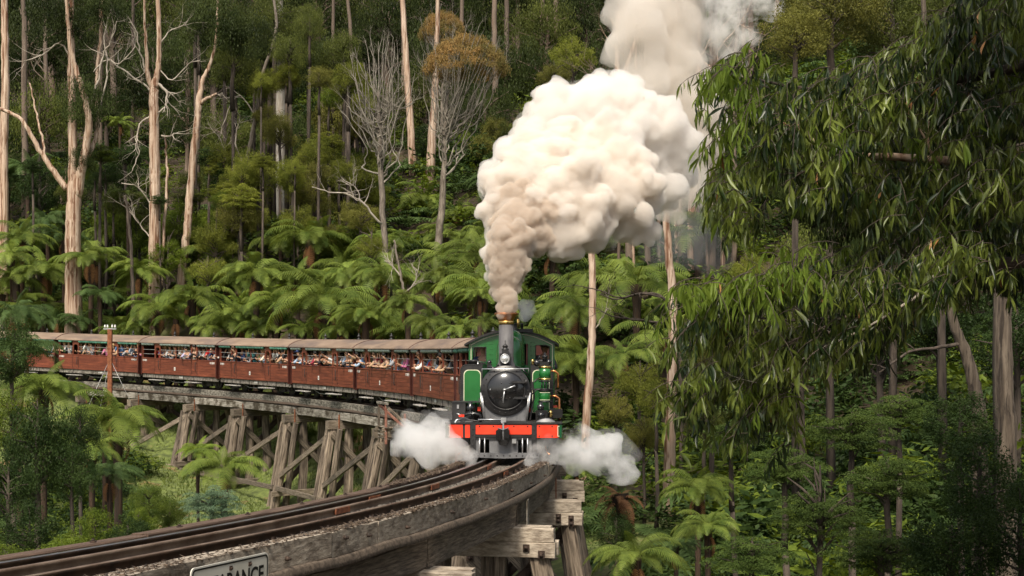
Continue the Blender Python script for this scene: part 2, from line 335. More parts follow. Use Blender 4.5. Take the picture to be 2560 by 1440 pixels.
# stringers between bents, corbels, caps, piles, braces
for i,s in enumerate(BENTS):
    if i<len(BENTS)-1:
        s2=BENTS[i+1]
        for off in (.78,.3,-.3,-.72):
            a=tp(s+.03,off,0);b=tp(s2-.03,off,0); 
            m=M['timber_pale'] if off==.78 else M['timber']
            beam('stringer',bridge,a+Vector((0,0,-.64)),b+Vector((0,0,-.64)),.24,.36 if abs(off)>.5 else .34,m,seg=6,jit=.012)
for i,s in enumerate(BENTS):
    far=s>26
    fr=frame(s); y=Vector(fr.col[1][:3]); x=Vector(fr.col[0][:3])
    c=tp(s); top=c+Vector((0,0,-.82))
    Z=Vector((0,0,1))
    hw=1.5
    if s<9:
        for dx in (-.17,.17):
            beam('cap_beam',bridge,top-y*(hw-(.12 if dx<0 else 0))-Z*.12+x*dx*1.0,top+y*(hw-(.1 if dx<0 else 0))-Z*.12+x*dx,.16,.23,M['kerb_near'],seg=6,up=Z)
            beam('cap_beam',bridge,top-y*(hw-.03)-Z*.365+x*dx,top+y*(hw+.02)-Z*.365+x*dx,.16,.25,M['kerb_near'],seg=6,up=Z)
            for yy in (1.05,1.3): 
                bolt(bridge,top+y*yy-Z*(.3+RG.uniform(0,.15))+x*(.255 if dx>0 else .25),x,1.2,nut_me)
        capb=-.82-.49
    else:
        beam('cap_beam',bridge,top-y*hw-Z*.2,top+y*hw-Z*.2,.36,.38,M['timber'],seg=6,up=Z)
        capb=-.82-.39
        beam('bracket',bridge,top-y*1.0+x*.2+Z*.25,top-y*1.0+x*.2-Z*.45,.06,.03,M['rust'],seg=1,up=x)
    ends=[(1.25,1.0),(.42,.28),(-.42,-.28),(-1.25,-1.0)]
    tops=[1.22,.45,-.45,-1.22]
    gz=[]
    for k,t in enumerate(tops):
        pt_=c+Z*(capb+.0)-y*t
        spread=(2.1 if abs(t)>1 else .55)*(1 if t>0 else -1)
        g0=G(*(c-y*spread)[:2])-.3
        h=pt_.z-g0
        off=t+(spread-t)*min(1,h/5.0)
        pb=Vector((*(c-y*off)[:2],g0)); gz.append(pb)
        dbl=far and k==0
        rr=.205
        log('pile',bridge,pb,pt_+Z*.0,rr*1.12,rr*.92,M['pile'])
        if k==0 and 26<s<58: # doubled raker seen beside each far bent
            log('pile',bridge,Vector((*(pb-x*.62)[:2],pb.z)),pt_-x*.5,rr*.95,rr*.85,M['pile'])
            if s<52: log('pile',bridge,Vector((*(pb-x*.1+y*.55)[:2],pb.z)),pt_+x*.5+y*.15,rr*.8,rr*.75,M['pile'])
    hh=c.z+capb-gz[0].z
    if hh>1.2:
        # cross braces on both faces
        for sg,xo in ((1,.24),(-1,-.24)):
            zt=c.z+capb-.12 if s>8 else c.z+capb+.1
            zb=max(gz[0].z+.7,c.z+capb-3.6) if hh>2.2 else gz[0].z+.3
            a=c-y*1.35*sg; b=c+y*1.85*sg
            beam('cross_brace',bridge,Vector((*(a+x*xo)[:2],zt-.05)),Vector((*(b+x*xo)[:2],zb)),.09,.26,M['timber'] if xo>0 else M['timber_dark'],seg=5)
            if s<1:
                for f_ in (.1,.2,.9): bolt(bridge,(Vector((*(a+x*xo)[:2],zt-.05)).lerp(Vector((*(b+x*xo)[:2],zb)),f_))+x*.05,x,1.5,nut_me)
        if hh>2.2:
            zw=max(gz[0].z+.55,c.z+capb-3.3)
            for xo in (.3,):
                beam('waler',bridge,Vector((*(c-y*2.25+x*xo)[:2],zw)),Vector((*(c+y*2.3+x*xo)[:2],zw)),.12,.26,M['timber'],seg=4)
    # longitudinal braces running from bent to bent along the inner face
    if i<len(BENTS)-1 and 20<s<56:
        s2=BENTS[i+1]; c2=tp(s2); 
        h2=min(hh,3.4)
        def ip(ss,dz,o_): return tp(ss,o_,capb-dz)
        beam('cross_brace',bridge,ip(s+.1,.25,1.32),ip(s2-.1,max(1.2,h2-.9),1.75),.09,.24,M['timber'],seg=5)
        if i%2==0: beam('cross_brace',bridge,ip(s2-.1,.3,-1.3),ip(s+.1,max(1.2,h2-.8),-1.7),.09,.24,M['timber_dark'],seg=5)
        if hh>2.4: beam('waler',bridge,ip(s+.2,max(1.4,h2-.35),1.95),ip(s2-.2,max(1.4,h2-.35),1.95),.1,.22,M['timber'],seg=4)
# steel brackets hanging on the near face, at the two bents closest to the camera
for s,o_ in ((-3.75,-.98),(-3.55,-.96),(.95,-.96)):
    a=tp(s,o_,-.42); beam('bracket',bridge,a,a-Vector((0,0,.62)),.02,.14 if s<-3.7 else .08,M['timber_pale'] if s<0 else M['rust'],seg=1,up=Vector(frame(s).col[0][:3]))
# deck boarding under the ballast, one part
def strip(name,parent,s0,s1,n,prof,m,closed=False,smooth=False,kind=None,jz=0.0):
    V=[];Fc=[];k=len(prof)
    for i in range(n+1):
        s=s0+(s1-s0)*i/n
        for a,b in prof: V.append(tp(s,a,b+(RG.uniform(-jz,jz) if jz else 0))[:])
    for i in range(n):
        for j in range(k if closed else k-1): Fc.append((i*k+j,i*k+(j+1)%k,(i+1)*k+(j+1)%k,(i+1)*k+j))
    o=put(name,npmesh(name,V,Fc,m,smooth=smooth),parent)
    if kind: o['kind']=kind
    return o
strip('deck_boarding',bridge,-19,65,120,[(.7,-.45),(.7,-.2),(-.7,-.2),(-.7,-.45)],M['timber_dark'],closed=True)
# refuge platform on the inner side
rf_s=26.3
def rp(s,o_,z): return tp(s,o_,z)
for ds,oo in ((-.55,1.0),(.55,1.0),(-.55,1.75),(.55,1.75)):
    beam('refuge_post',bridge,rp(rf_s+ds,oo,.28 if oo>1.5 else -.1),rp(rf_s+ds,oo,-1.25 if oo>1.5 else -.6),.08,.09,M['steel_red'] if ds<0 else M['timber'],seg=2,up=Vector((1,0,0)))
beam('refuge_rail',bridge,rp(rf_s-.75,1.75,.30),rp(rf_s+.75,1.75,.30),.09,.1,M['timber_pale'],seg=2)
for z in (-.62,-.76,-.9,-1.04): beam('refuge_rail',bridge,rp(rf_s-.6,1.78,z),rp(rf_s+.6,1.78,z),.03,.05,M['timber_pale'],seg=1)
for ds in (-.55,.55): beam('refuge_rail',bridge,rp(rf_s+ds,1.75,.22),rp(rf_s+ds-.9,1.0,-.62),.07,.09,M['steel_red'] if ds>0 else M['timber'],seg=1)
for k in range(5): beam('refuge_board',bridge,rp(rf_s-.7,1.1+.16*k,-.62),rp(rf_s+.7,1.1+.16*k,-.62),.15,.04,M['timber'],seg=1)
for ds in (-.5,.5): beam('refuge_post',bridge,rp(rf_s+ds,.9,-.7),rp(rf_s+ds,1.9,-.7),.1,.12,M['timber'],seg=1)
# ---------------------------------------------------------------- track
track=thing('railway_track','narrow gauge track with two polished running rails and a rusty check rail on the deck','railway track')
def rail(name,off,top,h,wd,mb,mt,s0=-19,s1=92):
    pr=[(off-wd*.9,top-h),(off+wd*.9,top-h),(off+wd*.9,top-h+.015),(off+.012,top-h+.03),(off+.012,top-.035),(off+wd*.5,top-.028),(off+wd*.5,top-.004),(off+wd*.3,top),(off-wd*.3,top),(off-wd*.5,top-.004),(off-wd*.5,top-.028),(off-.012,top-.035),(off-.012,top-h+.03),(off-wd*.9,top-h+.015)]
    n=160;V=[];Fc=[];mi=[];k=len(pr)
    for i in range(n+1):
        s=s0+(s1-s0)*i/n
        for a,b in pr: V.append(tp(s,a,b)[:])
    for i in range(n):
        for j in range(k): Fc.append((i*k+j,i*k+(j+1)%k,(i+1)*k+(j+1)%k,(i+1)*k+j)); mi.append(1 if j in (6,7,8) else 0)
    put(name,npmesh(name,V,Fc,[mb,mt],midx=mi),track)
rail('rail',.381,0,.16,.062,M['rail'],M['rail_top']); rail('rail',-.381,0,.16,.062,M['rail'],M['check_rail'])
rail('check_rail',.16,-.02,.14,.06,M['check_rail'],M['check_rail'],-19,64)
slp=beam_mesh(1.5,.2,.1,M['timber_dark'],seg=3,name='sleeper')
for k in range(172):
    s=-18.8+k*.64
    f_=frame(s); put('sleeper',slp,track,mtx=f_@Matrix.Translation((0,0,-.20))@Matrix.Rotation(math.pi/2,4,'Z'))
chair_me=MB().box(-.07,-.1,-.13,.07,.1,-.1).box(-.02,-.06,-.1,.02,-.035,-.07).box(-.02,.035,-.1,.02,.06,-.07).mesh('rail_chair',M['iron'])
for k in range(60):
    s=-18.8+k*.64
    for o_ in (.381,-.381): put('rail_chair',chair_me,track,mtx=frame(s)@Matrix.Translation((0,-o_,0)))
fish=MB().box(-.22,-.045,-.1,.22,-.02,-.03).box(-.22,.02,-.1,.22,.045,-.03)
for q in range(4):
    fish.lathe([(.014,0),(.014,.02)],6,Matrix.Translation((-.16+.107*q,-.045,-.065))@Matrix.Rotation(math.pi/2,4,'X'))
fish=fish.mesh('fishplate',M['rust'])
for s,o_ in ((-2.6,-.381),(-5.6,.16),(-1.1,.16),(-9.5,.16),(-7.8,.381)): put('fishplate',fish,track,mtx=frame(s)@Matrix.Translation((0,-o_,0)))
# ballast bed, stones, bark litter on the deck
tag(strip('gravel',None,-19,66,420,[(.7,-.10),(.55,-.13),(.42,-.165),(.3,-.165),(.22,-.145),(.1,-.135),(-.15,-.13),(-.3,-.155),(-.45,-.165),(-.55,-.12),(-.72,-.05)],M['gravel'],jz=.006),'grey gravel ballast spread between and beside the rails on the bridge deck','ballast',kind='stuff')
def scatter_bits(name,n,smin,smax,offs,z,size,m,label,cat,flat=.25,seed=1,bias=1.6):
    rg=np.random.RandomState(seed); V=[];Fc=[]
    base=np.array([(1,0,0),(0,1,0),(-1,0,0),(0,-1,0),(.1,.1,1),(-.1,0,-1)],float)
    fb=np.array([(0,1,4),(1,2,4),(2,3,4),(3,0,4),(1,0,5),(2,1,5),(3,2,5),(0,3,5)])
    for i in range(n):
        s=smin+(smax-smin)*rg.rand()**bias; o_=offs[0]+(offs[1]-offs[0])*rg.rand()
        a=rg.rand()*6.28; sz=size*(.5+rg.rand()); st=1+rg.rand()*(2.2 if flat<.3 else .3)
        p=base*np.array([sz*st,sz*(.6+.5*rg.rand()),sz*flat*(1+rg.rand())])
        tl=rg.uniform(-.5,.5); cz,sz_=math.cos(tl),math.sin(tl); p=np.stack([p[:,0]*cz-p[:,2]*sz_,p[:,1],p[:,0]*sz_+p[:,2]*cz],1)
        ca,sa=math.cos(a),math.sin(a); p=np.stack([p[:,0]*ca-p[:,1]*sa,p[:,0]*sa+p[:,1]*ca,p[:,2]],1)
        c=tp(s,o_,(z if not callable(z) else z(o_))+.01*rg.rand()); V.append(p+np.array(c[:])); Fc.append(fb+6*i)
    o=put(name,npmesh(name,np.concatenate(V),np.concatenate(Fc),m)); tag(o,label,cat,kind='stuff')
stone=mat('stone_chips',(.06,.05,.042),(.25,.225,.19),rough=.9,scale=9,lo=.3,hi=.7,world=True)
scatter_bits('gravel',12000,-16,14,(-.34,.24),-.135,.014,stone,'pale stone chips loose in the four-foot between the rails','gravel',flat=.7,seed=2)
scatter_bits('gravel',3500,-10,22,(.44,.7),-.12,.014,stone,'pale stone chips along the inner kerb','gravel',flat=.7,seed=3)
lit=mat('litter_flakes',(.025,.016,.011),(.17,.12,.08),rough=.9,scale=14,lo=.3,hi=.7,world=True)
scatter_bits('litter',9000,-17,6,(-.88,-.44),(lambda q:-.15 if q>-.5 else (-.15+.115*min(1,(-.5-q)/.22))),.019,lit,'brown bark and leaf litter lying along the outer kerb of the bridge','leaf litter',flat=.16,seed=5,bias=1.2)
scatter_bits('litter',1500,-6,14,(.66,.88),-.028,.02,lit,'brown bark crumbs along the inner kerb timber','leaf litter',flat=.2,seed=6,bias=1.0)
# ---------------------------------------------------------------- clearance sign bolted to the outer kerb
def text_mesh(txt,size,m,name='lettering',extr=.002,align='CENTER',bold=0.0):
    cu=bpy.data.curves.new(name,'FONT'); cu.body=txt; cu.size=size; cu.extrude=extr; cu.align_x=align; cu.align_y='CENTER'; cu.offset=bold; cu.resolution_u=3
    o=bpy.data.objects.new('t',cu); COL.objects.link(o); dg=bpy.context.evaluated_depsgraph_get()
    me=bpy.data.meshes.new_from_object(o.evaluated_get(dg)); bpy.data.objects.remove(o); bpy.data.curves.remove(cu); me.materials.clear(); me.materials.append(m); me.name=name; return me
def rrect(w,h,r,n=5):
    P_=[]
    for cx,cy_,a0 in ((w/2-r,h/2-r,0),(-w/2+r,h/2-r,90),(-w/2+r,-h/2+r,180),(w/2-r,-h/2+r,270)):
        for i in range(n+1):
            a=R(a0+90*i/n); P_.append((cx+r*math.cos(a),cy_+r*math.sin(a)))
    return P_
def find_s(px,off,z,a,b):
    best=min((abs(1280+F*tp(a+(b-a)*i/400,off,z).x/tp(a+(b-a)*i/400,off,z).y-px),a+(b-a)*i/400) for i in range(401)); return best[1]
sA=find_s(470,-.96,-.05,-16,-6); sB=find_s(664,-.96,-.05,-16,-6)
sw=(tp(sA,-.96)-tp(sB,-.96)).length
fr=frame((sA+sB)/2)
sg=thing('clearance_sign','pale metal clearance sign with black border and lettering bolted to the outer kerb timber','sign',rot=(0,0,0))
c=tp((sA+sB)/2,-.965,KT-.05-.26); Xt=-(tp(sA,-.96)-tp(sB,-.96)).normalized(); Zt=Xt.cross(Vector((0,0,1))).normalized(); Yt=Zt.cross(Xt)
m4=Matrix.Identity(4)
for i in range(3): m4[i][0],m4[i][1],m4[i][2],m4[i][3]=Xt[i],Yt[i],Zt[i],c[i]
sg.matrix_world=m4
MB().prism(rrect(sw,.54,.05),0,.012,'z').build('plate',M['sign_face'],sg)
def ring(w1,h1,r1,w2,h2,r2,z0,z1):
    a=rrect(w1,h1,r1);b=rrect(w2,h2,r2);n=len(a); v=[(x,y,z1) for x,y in a]+[(x,y,z1) for x,y in b]+[(x,y,z0) for x,y in a]
    f=[(i,(i+1)%n,n+(i+1)%n,n+i) for i in range(n)]+[(2*n+i,2*n+(i+1)%n,(i+1)%n,i) for i in range(n)]
    bb=MB(); bb.add(v,f); return bb
ring(sw-.03,.51,.045,sw-.06,.48,.035,.012,.016).build('border',M['black_paint'],sg)
tm=text_mesh('CLEARANCE',.215,M['black_paint'],extr=.0015,bold=.004)
xs_=[v.co.x for v in tm.vertices]; k_=(sw*.86)/(max(xs_)-min(xs_))
put('lettering',tm,sg,loc=(.0,.075,.0155),scale=(k_,1.0,1))
for x in (-.02,.3): put('bolt',nut_me,sg,loc=(x,.2,.014),scale=.45)
# ---------------------------------------------------------------- carriages
M['maroon']=mat('maroon_boards',(.12,.028,.014),(.235,.062,.03),rough=.55,scale=3,stretch=(.5,2,3),bump=.15,c3=(.10,.022,.012),s3=1.1,lo3=.45,hi3=.75,rand=.10)
M['maroon_dark']=mat('dark_maroon_paint',(.045,.010,.008),(.075,.018,.012),rough=.5,scale=3)
M['roofc']=mat('carriage_roof_canvas',(.18,.125,.088),(.27,.195,.14),rough=.85,scale=1.6,stretch=(.4,1.5,1),c3=(.15,.11,.09),s3=.7,bump=.15,rand=.08)
M['sole']=mat('stained_solebar',(.10,.085,.07),(.34,.31,.27),rough=.8,scale=3,stretch=(2,1,2),c3=(.05,.04,.03),s3=6,lo3=.5,hi3=.66)
M['black']=mat('black_metal',(.010,.010,.011),(.03,.028,.027),rough=.45,scale=5,spec=.5)
M['black_gloss']=mat('glossy_black_enamel',(.008,.008,.009),(.016,.016,.016),rough=.16,scale=4,coat=.5)
M['grime']=mat('grimy_underframe',(.012,.010,.009),(.05,.04,.032),rough=.8,scale=4)
M['pipe']=mat('galvanised_pipe',(.30,.30,.30),(.5,.5,.49),rough=.4,scale=8,metal=.4)
M['blind']=mat('green_canvas_blind',(.03,.12,.085),(.10,.26,.19),rough=.8,scale=5,rand=.3)
M['blind_grey']=mat('faded_canvas_blind',(.12,.16,.14),(.22,.27,.24),rough=.8,scale=5,rand=.2)
M['ochre']=mat('ochre_partition',(.42,.27,.05),(.50,.34,.08),rough=.6,scale=2)
M['step']=mat('grey_footboard',(.22,.20,.18),(.48,.46,.43),rough=.85,scale=5,stretch=(.5,3,3))
M['interior']=mat('varnished_interior',(.06,.025,.015),(.10,.045,.025),rough=.5,scale=3)
LB=7.32; HWc=1.0; SILL,WAIST,EAVE,CROWN=.66,1.50,2.40,2.70
FRx=[0,.185,.265,.675,.755,1.0]
def fx(f): return -LB/2+LB*f
def roof_profile(hw,z0,z1,n=14,th=0):
    return [(hw*math.sin(R(-62+124*i/n))/math.sin(R(62)), z0+(z1-z0)*(math.cos(R(-62+124*i/n))-math.cos(R(62)))/(1-math.cos(R(62)))-th) for i in range(n+1)]
def make_carriage():
    t=thing('carriage','x','carriage')
    Y=-HWc
    # planked lower sides, each board of the visible side on its own
    nb=6; hb=(WAIST-SILL-.02)/nb
    bk=MB(); bk.box(-LB/2,Y+.03,SILL,LB/2,Y+.06,WAIST); bk.build('side_backing',M['maroon_dark'],t)
    for a,b in zip(FRx[:-1],FRx[1:]):
        L=fx(b)-fx(a)-.014
        for k in range(nb):
            mb=MB(); mb.box(-L/2,-.015,-hb/2+.004,L/2,.015,hb/2-.004,ch=.004)
            put('plank',mb.mesh('plank',M['maroon']),t,loc=((fx(a)+fx(b))/2,Y+.013+RG.uniform(-.002,.002),SILL+.01+hb*(k+.5)))
    MB().box(-LB/2,Y-.02,WAIST,LB/2,Y+.06,WAIST+.05,ch=.01).build('waist_rail',M['maroon'],t)
    mb=MB(); mb.box(-LB/2,HWc-.05,SILL,LB/2,HWc,WAIST+.04); mb.build('far_side_panel',M['maroon'],t)
    # end walls and corner posts
    for x in (-LB/2,LB/2-.06):
        pr=[(-HWc-.03,SILL-.05),(HWc+.03,SILL-.05),(HWc+.03,EAVE+.02)]+[(a,b-.01) for a,b in roof_profile(HWc+.05,EAVE+.02,CROWN-.02)][::-1]+[(-HWc-.03,EAVE+.02)]
        MB().prism(pr,x,x+.06,'x').build('end_wall',M['maroon_dark'],t)
    for x in (-LB/2+.09,LB/2-.13): 
        for y in (Y-.012,): MB().box(x,y,WAIST+.05,x+.07,y+.06,EAVE,ch=.006).build('post',M['maroon'],t)
    # door headers with their narrow light below, and slim posts
    for a,b in ((FRx[1],FRx[2]),(FRx[3],FRx[4])):
        x0,x1=fx(a),fx(b); 
        P_=[(x0,EAVE),(x0,WAIST+.05),(x0+.09,WAIST+.05),(x0+.09,2.0),(x0+.12,2.08),(x0+.2,2.13),((x0+x1)/2,2.14),(x1-.2,2.13),(x1-.12,2.08),(x1-.09,2.0),(x1-.09,WAIST+.05),(x1,WAIST+.05),(x1,EAVE)]
        MB().prism([(p,q) for p,q in P_],Y-.02,Y+.03,'y').build('door_header',M['maroon'],t)
        for x in (x0+.02,x1-.02):
            MB().box(x-.008,Y-.008,SILL+.1,x+.008,Y-.001,WAIST).build('door_seam',M['black'],t)
        MB().tube([(x1-.12,Y-.03,1.42),(x1-.12,Y-.06,1.40),(x1-.12,Y-.06,1.02),(x1-.09,Y-.05,.96)],.014,6).build('door_handle',M['black'],t)
    MB().box(fx(.47)-.02,Y-.01,WAIST+.05,fx(.47)+.02,Y+.04,EAVE).build('post',M['maroon'],t)
    for x in (fx(.02),fx(.24),fx(.47),fx(.72),fx(.93)): MB().box(x-.03,HWc-.05,WAIST,x+.03,HWc,EAVE).build('post',M['maroon_dark'],t)
    # guard pipes across the openings
    for z in (1.76,2.0):
        for a,b in ((.015,.185),(.265,.675),(.755,.985)):
            MB().tube([(fx(a),Y+.02,z),(fx(b),Y+.02,z)],.013,6,cap=False).build('guard_pipe',M['pipe'],t)
    # rolled canvas blinds, sagging between their straps
    for i,(a,b) in enumerate(((.012,.18),(.27,.67),(.76,.988))):
        n=max(4,int((b-a)*LB/.28)); pts=[];rad=[]
        for k in range(n*4+1):
            f=k/(n*4); pts.append((fx(a)+(fx(b)-fx(a))*f,Y-.045,EAVE-.085-.02*abs(math.sin(f*n*math.pi)))); rad.append(.062+.014*abs(math.sin(f*n*math.pi)))
        MB().tube(pts,rad,8).build('canvas_blind',M['blind'],t)
    MB().box(-LB/2,Y-.03,EAVE-.03,LB/2,Y+.03,EAVE+.03).box(-LB/2,HWc-.03,EAVE-.12,LB/2,HWc+.02,EAVE+.03).build('cant_rail',M['maroon_dark'],t)
    # roof
    o_=roof_profile(HWc+.13,EAVE,CROWN+.05); i_=roof_profile(HWc+.13,EAVE,CROWN+.05,th=.035)[::-1]
    rf=MB(); rf.smooth=False; rf.prism(o_+i_,-LB/2-.14,LB/2+.14,'x'); r=rf.build('roof',M['roofc'],t)
    o2=roof_profile(HWc+.14,EAVE+.006,CROWN+.062); i2=roof_profile(HWc+.12,EAVE-.04,CROWN+.0)[::-1]
    for x in (-LB/2-.15,LB/2+.11): MB().prism(o2+i2,x,x+.04,'x').build('roof_fascia',M['maroon_dark'],r)
    for x in (-1.9,1.9):
        MB().lathe([(.09,0),(.09,.05),(.045,.06),(.045,.13),(.085,.14),(.07,.19),(.03,.21),(.02,.27),(.0,.29)],12).build('roof_vent',M['black'],r,loc=(x,0,CROWN+.04))
    # inside
    MB().box(-LB/2+.06,-HWc+.06,.70,LB/2-.06,HWc-.05,.76).build('floor_boards',M['interior'],t)
    for x in (fx(.10),fx(.5)): MB().box(x,-.1 if x<-1 else .1,.76,x+.03,HWc-.06,EAVE-.05).build('partition',M['ochre'],t)
    for y in (-.35,.55): MB().box(-LB/2+.2,y-.2,1.12,LB/2-.2,y+.2,1.18).box(-LB/2+.2,y+.14,1.18,LB/2-.2,y+.2,1.5).build('bench',M['interior'],t)
    # underframe
    for y in (-.93,.85): 
        so_=MB(); so_.box(-LB/2+.03,y,.44,LB/2-.03,y+.08,SILL-.01,ch=.01); so_.build('solebar',M['sole'],t)
    for k in range(8):
        x=-LB/2+.4+k*.93; MB().box(x-.012,-.945,.44,x+.012,-.925,SILL-.02).build('solebar_rib',M['grime'],t)
    MB().box(-LB/2,-.8,.5,LB/2,.8,.64).build('underframe',M['grime'],t)
    MB().tube([(-1.7,-.7,.44),(-.9,-.7,.26),(.9,-.7,.26),(1.7,-.7,.44)],.018,6).build('truss_rod',M['pipe'],t)
    MB().lathe([(.16,-.45),(.16,.45)],12,Matrix.Translation((.3,.1,.33))@Matrix.Rotation(math.pi/2,4,'Y')).build('brake_cylinder',M['grime'],t)
    for x in (fx(.225),fx(.715)):
        st=MB().box(x-.62,-1.2,.32,x+.62,-.93,.355,ch=.006).build('footboard',M['step'],t)
        for dx in (-.4,.4): MB().tube([(x+dx,-.92,.5),(x+dx,-.95,.33),(x+dx,-1.1,.31)],.014,5).build('step_bracket',M['black'],st)
    for bx in (-2.45,2.45):
        bg_=MB()
        for y in (-.56,.56): bg_.box(bx-.85,y-.04,.28,bx+.85,y+.04,.40).box(bx-.2,y-.07,.16,bx+.2,y+.07,.46)
        bg_.box(bx-.12,-.6,.3,bx+.12,.6,.44)
        B=bg_.build('bogie',M['grime'],t)
        for ax in (-.6,.6):
            for y in (-.42,.42):
                MB().lathe([(.05,-.07),(.1,-.05),(.25,-.045),(.29,-.05),(.29,.04),(.33,.05),(.33,.065),(.05,.065)],18,Matrix.Translation((bx+ax,y,.31))@Matrix.Rotation(math.pi/2*(1 if y<0 else -1),4,'X')).build('wheel',M['black'],B)
            MB().box(bx+ax-.1,-.68,.2,bx+ax+.1,-.58,.4).build('axle_box',M['grime'],B)
    for x in (-LB/2-.02,LB/2+.02): 
        sgn=1 if x>0 else -1; MB().box(min(x,x+sgn*.22),-.1,.4,max(x,x+sgn*.22),.1,.58).lathe([(.15,0),(.15,.04)],12,Matrix.Translation((x+sgn*.18,0,.5))@Matrix.Rotation(math.pi/2,4,'Y')).build('coupler',M['grime'],t)
    # white markings
    tx=text_mesh('8 NBH',.15,M['white'],extr=.001,bold=.003)
    for x in (fx(.045),fx(.945)): put('number_lettering',tx,t,loc=(x,Y-.006,1.40),rot=(math.pi/2,0,0))
    tx2=text_mesh('8 NBH',.13,M['white'],extr=.001,bold=.003); put('number_lettering',tx2,t,loc=(fx(.53),-.936,.555),rot=(math.pi/2,0,0))
    ps=MB().box(-.07,-.004,-.09,.07,0,.09).build('notice_plate',M['white'],t,loc=(fx(.46),Y-.008,1.0))
    MB().box(-.04,-.006,-.05,.04,-.004,.04).build('notice_print',M['step'],ps)
    return t
# local Y- is the inside of the curve (viewer's left); mirror x so that "left" in the list above is the rear
LP_=7.76; SOFF=16.99
CARS=[]
car0=make_carriage()
lab=['maroon open-sided carriage directly behind the engine, mostly hidden by its green tank',
 'maroon carriage with grey-green blinds and a pink-hatted passenger, last before the engine',
 'maroon carriage standing above the timber refuge platform of the bridge',
 'brown-maroon carriage carrying passengers in red tops, with a white notice low on its side',
 'maroon carriage with bright green blinds at the middle of the train in view',
 'maroon carriage with a person in red leaning at its rear opening',
 'maroon carriage seen behind the rusty pole with four insulators',
 'rearmost maroon carriage in view, coming out from behind the tree ferns at left']
for i in range(8):
    s0=SOFF+LP_*(i-1)+.2; s1=s0+LB
    t=car0 if i==0 else copy_tree(car0)
    t.matrix_world=frame(s0,s1); tag(t,lab[i],group='open-sided maroon carriages of the train')
    CARS.append(t)
    if i in (1,2,3,5): # faded blinds on these
        for ch in t.children:
            if ch.name.startswith('canvas_blind'):
                ch.material_slots[0].link='OBJECT'; ch.material_slots[0].material=M['blind_grey']
    if i in (2,5,6):
        for ch in t.children:
            if ch.name.startswith('notice_plate') : ch['x']=1
    if i in (6,):
        for ch in list(t.children):
            if ch.name.startswith('notice_plate'):
                for g in list(ch.children): bpy.data.objects.remove(g)
                bpy.data.objects.remove(ch)
for ch in bpy.data.objects:
    if 'x' in ch: del ch['x']
# ---------------------------------------------------------------- locomotive (local X forward from the buffer beam, Y to the viewer's right)
M['green']=mat('locomotive_green',(.010,.115,.022),(.016,.15,.032),rough=.22,scale=2,coat=.6)
M['green_deep']=mat('deep_green_lining',(.006,.06,.022),(.01,.08,.03),rough=.25,scale=2)
M['red']=mat('signal_red',(.72,.035,.012),(.80,.06,.02),rough=.38,scale=3)
M['cream']=mat('cream_lining',(.72,.72,.52),rough=.5)
M['grey']=mat('graphite_grey',(.11,.11,.115),(.21,.21,.215),rough=.5,scale=4,stretch=(1,1,.5),metal=.3)
M['chim']=mat('chimney_grey',(.075,.072,.075),(.125,.12,.122),rough=.6,scale=5,stretch=(2,2,.6))
M['copper']=mat('copper',(.62,.23,.09),(.75,.33,.14),rough=.28,scale=4,metal=1)
M['brass']=mat('brass',(.72,.48,.15),(.85,.6,.22),rough=.22,scale=4,metal=1)
M['steel']=mat('bright_steel',(.55,.55,.55),(.7,.7,.7),rough=.3,scale=6,metal=.8)
M['smokebox']=mat('smokebox_black',(.012,.012,.013),(.035,.033,.032),rough=.38,scale=6)
M['lamp']=mat('lamp_glass',(.75,.76,.74),rough=.06,metal=.6)
M['dark_in']=mat('dark_cab_interior',(.02,.016,.012),(.035,.028,.02),rough=.8,scale=3)
loco=thing('steam_locomotive','green tank locomotive with copper-capped chimney and red buffer beam, at the head of the train','locomotive')
f0=frame(0.0,9.0); o0=tp(0); f0.translation=o0
loco.matrix_world=f0
def A(name,mb,m,parent=None,**k): return mb.build(name,m,parent or loco,**k)
rv=MB().ball((0,0,0),.014).mesh('rivet',M['black'])
rvg=MB().ball((0,0,0),.013).mesh('rivet',M['green'])
def rivets(parent,pts,me=None):
    for p in pts: put('rivet',me or rv,parent,loc=p)
# buffer beam
bm_=A('buffer_beam',MB().box(-.05,-1.13,.43,0,1.13,.70),M['black'])
def panel(y0,y1,z0,z1,m,x=.012,r=.03,name='beam_panel',par=None):
    pr=[(a+(y0+y1)/2,b+(z0+z1)/2) for a,b in rrect(y1-y0,z1-z0,r,3)]
    return MB().prism(pr,0,x,'x').build(name,m,par or bm_)
panel(-1.085,-.80,.435,.695,M['red'],r=.005); panel(-.755,-.66,.435,.695,M['red'],r=.005)
panel(-.56,.56,.50,.685,M['red'],r=.035); panel(.64,1.085,.435,.695,M['red'],r=.005)
for s_ in (-1,1):
    y=1.10*s_; A('beam_end',MB().box(0,y-.04,.435,.012,y+.04,.695),M['green_deep'],bm_)
    A('lining',MB().box(.012,s_*1.062-.006,.47,.016,s_*1.062+.006,.66).box(.012,s_*1.075-.018,.655,.016,s_*1.075+.018,.667).box(.012,s_*1.075-.018,.463,.016,s_*1.075+.018,.475),M['cream'],bm_)
    A('frame_plate',MB().box(-.02,s_*.6-.05,.08,.028,s_*.6+.05,.705),M['black'],bm_)
    A('frame_foot',MB().box(-.02,s_*.62-.07,.05,.05,s_*.62+.07,.15),M['grey'],bm_)
rivets(bm_,[(.014,y,z) for y in (-.47,.47,-.2,.2) for z in (.66,)]+[(.014,y,z) for y in (.7,.95) for z in (.47,.66)]+[(.03,s_*.6,z) for s_ in (-1,1) for z in (.2,.3,.4,.5,.6)]+[(.052,s_*.62+d,.10) for s_ in (-1,1) for d in (-.04,.04)])
A('platform',MB().box(-1.4,-1.15,.705,.03,1.15,.73,ch=.005),M['black'])
